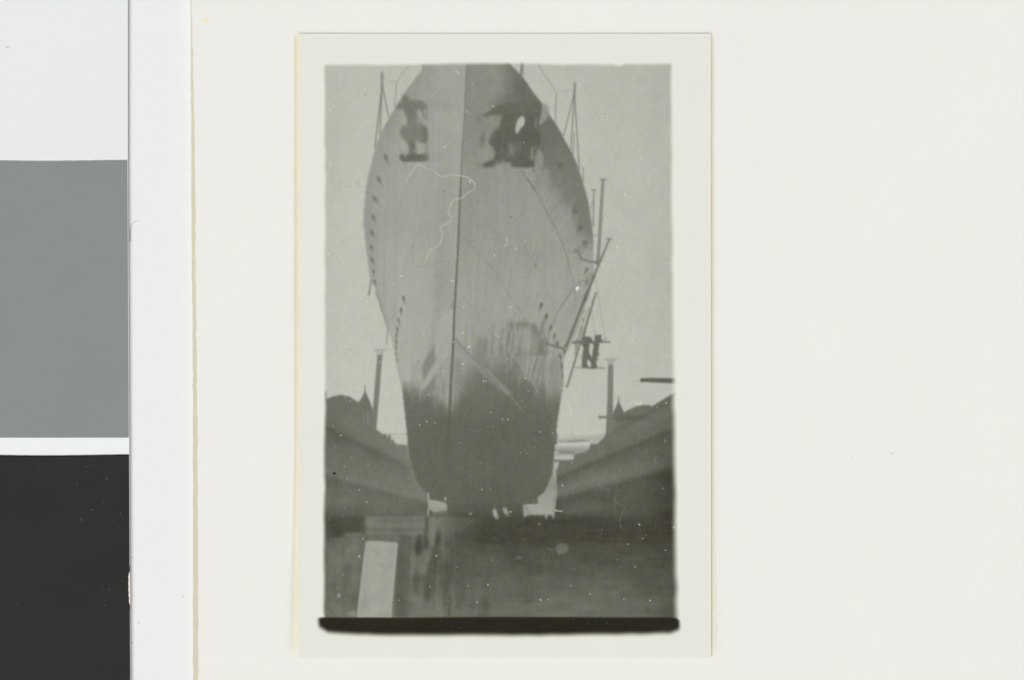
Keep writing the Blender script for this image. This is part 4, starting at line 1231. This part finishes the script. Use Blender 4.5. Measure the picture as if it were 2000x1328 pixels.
# bar
yb0 = np.interp(gx, [610, 632, 800, 960, 1310, 1322, 1330], [1206, 1204.3, 1204.8, 1203.4, 1204.4, 1206, 1212])
yb1 = np.interp(gx, [610, 626, 640, 700, 1000, 1250, 1310, 1326, 1332], [1214, 1224, 1233.5, 1238, 1239.0, 1236.5, 1234, 1228, 1216]) + 0.9 * nb
s_in = np.where(gx > 1300, 2.2, 1.2)[None, :]
bx0, bx1 = 622.5, 1327.0
bm = smooth(0.5 + (Y - yb0[None, :]) / (2 * s_in)) * smooth(0.5 + (yb1[None, :] - Y) / 13.0) * smooth(0.5 + (X - bx0 - 0.02 * (Y - 1204)) / 5.0) * smooth(0.5 + (bx1 - X + 0.08 * (Y - 1220)) / 5.0)
bm = gblur(bm, 1.6) * smooth(0.5 + (Y - yb0[None, :]) / (2 * s_in))
bm = np.clip(bm * 1.04, 0, 1)
BART = 43 + 1.2 * noise(40, 14, 95) + 0.6 * gblur(grain, 0.5)
T = T + (BART - T) * bm
LAB[bm > 0.5] = L_BAR
LAB[(Y >= 1215) & (bm <= 0.5)] = L_BORDER
for k in range(26):
    blob(rs.uniform(640, 1310), rs.uniform(1209, 1230), 0.7, 0.8, 0, 110, rs.uniform(.3, .7), 0.5)

# colour cast of the paper: yellowed fringe around the picture and along the sheet's edges
TINT = np.zeros(T.shape + (3,))
out = 1 - fm
fr = np.exp(-((X - (xl[:, None] - 8)) / 6.0) ** 2) + np.exp(-((X - (xr[:, None] + 10)) / 6.5) ** 2)
fr = fr * ramp(Y, 112, 128) * (Y < 1206) + 0.6 * np.exp(-((Y - (yt[None, :] - 9)) / 6.0) ** 2) * (X > xl[:, None]) * (X < xr[:, None]) + 0.9 * np.exp(-((Y - (yb1[None, :] + 9)) / 8.0) ** 2) * (X > 632) * (X < 1318)
fr = np.clip(fr, 0, 1) * out * (1 - bm)
chroma = (ramp(noise(13, 13, 75), -0.6, 1.4) * fm)[..., None]
TINT += chroma * np.array((0.5, 0.5, -4.0)) + fm[..., None] * np.array((0.0, 0.0, 0.2))
TINT += (edge_d * ramp(Y, 800, 700) * fm)[..., None] * np.array((0.2, -0.1, 1.2))
TINT += (out * (1 - bm))[..., None] * np.array((1.6, 1.0, -0.6))
TINT += fr[..., None] * np.array((0.5, 0.5, -3.0))
de = np.minimum(np.minimum(X - PX0, PX1 - X), 40)
TINT += (np.exp(-(de / 4.0) ** 2))[..., None] * np.array((4, 0, -16.0)) * 0.8
TINT += (ramp(Y, 700, 1200) * ramp(T, 150, 220))[..., None] * np.array((1.0, 0.5, 1.0))
TINT += (ramp(T, 60, 45))[..., None] * np.array((1.0, 0.0, -2.0)) * 0

# ------------------------------------------------------------------ tone -> silver image colour, then the sheet itself
KEY = np.array([(0, 0, 0, 0), (45, 46, 43, 36), (75, 75, 74, 64), (100, 100, 100, 90), (125, 126, 126, 116), (150, 151, 152, 144), (175, 175, 176, 166),
                (190, 190, 191, 180), (226, 226, 228, 221), (255, 250, 252, 246)], float)
RGB = np.stack([np.interp(T, KEY[:, 0], KEY[:, k]) for k in (1, 2, 3)], -1)
RGB += TINT
COL = lin(np.clip(RGB, 4, 254)).astype(np.float32)

Z_P0 = Z_C + 0.00012


def lift(x, y):                              # the sheet rests on its hinges and bows up slightly at its lower end
    t = (y - PY0) / (PY1 - PY0)
    return 0.00008 + 0.00034 * np.maximum(0.0, (t - 0.25) / 0.75) ** 1.5 + 0.00006 * ((x - 986.0) / 403.0) ** 2


ZS = Z_P0 + 0.00022 + lift(X, Y)
V3 = np.stack([(X - 1000) * U, (664 - Y) * U, ZS], -1).astype(np.float32)

pr = empty('photographic_print', P(986, 675, Z_C))
tag(pr, 'white bordered black and white photograph of a ship bow towering in a dry dock', 'photograph')
# paper body under the emulsion: rim and back
n = 40
top = [(x, PY0) for x in np.linspace(PX0, PX1, n)]
rgt = [(PX1, y) for y in np.linspace(PY0, PY1, n)][1:]
bot = [(x, PY1) for x in np.linspace(PX1, PX0, n)][1:]
lft = [(PX0, y) for y in np.linspace(PY1, PY0, n)][1:-1]
rim = top + rgt + bot + lft
m_ = len(rim)
vv = [P(x, y, Z_P0 + float(lift(x, y))) for x, y in rim] + [P(x, y, Z_P0 + 0.000215 + float(lift(x, y))) for x, y in rim]
ff = [[i, (i + 1) % m_, m_ + (i + 1) % m_, m_ + i] for i in range(m_)]
ff = [q[::-1] for q in ff]
o = mesh_obj('paper_edge', vv, ff, M_PAPEREDGE, pr)
tag(o, 'yellowed cut edge of the photographic paper')

quads_lab = LAB[:-1, :-1]
part_obj = {}
vid = np.arange(NX * NY).reshape(NY, NX)
for k, (name, par, label) in enumerate(LABELS, start=1):
    js, is_ = np.nonzero(quads_lab == k)
    if len(js) == 0:
        print('no area:', name)
        continue
    q = np.stack([vid[js, is_], vid[js + 1, is_], vid[js + 1, is_ + 1], vid[js, is_ + 1]], -1)
    used, inv = np.unique(q.ravel(), return_inverse=True)
    me = bpy.data.meshes.new(name)
    nv, nf = len(used), len(js)
    me.vertices.add(nv)
    me.vertices.foreach_set('co', V3.reshape(-1, 3)[used].ravel())
    me.loops.add(nf * 4)
    me.loops.foreach_set('vertex_index', inv.astype(np.int32).ravel())
    me.polygons.add(nf)
    me.polygons.foreach_set('loop_start', np.arange(nf, dtype=np.int32) * 4)
    me.update(calc_edges=True)
    at = me.color_attributes.new('tone', 'FLOAT_COLOR', 'POINT')
    c4 = np.ones((nv, 4), np.float32)
    c4[:, :3] = COL.reshape(-1, 3)[used]
    at.data.foreach_set('color', c4.ravel())
    me.materials.append(M_PRINT)
    o = bpy.data.objects.new(name, me)
    scene.collection.objects.link(o)
    pa = part_obj.get(par, pr) if par else pr
    o.parent = pa
    if pa is pr:
        o.matrix_parent_inverse = Matrix.Translation(-pr.location)
    if label:
        o['label'] = label
    part_obj[k] = o
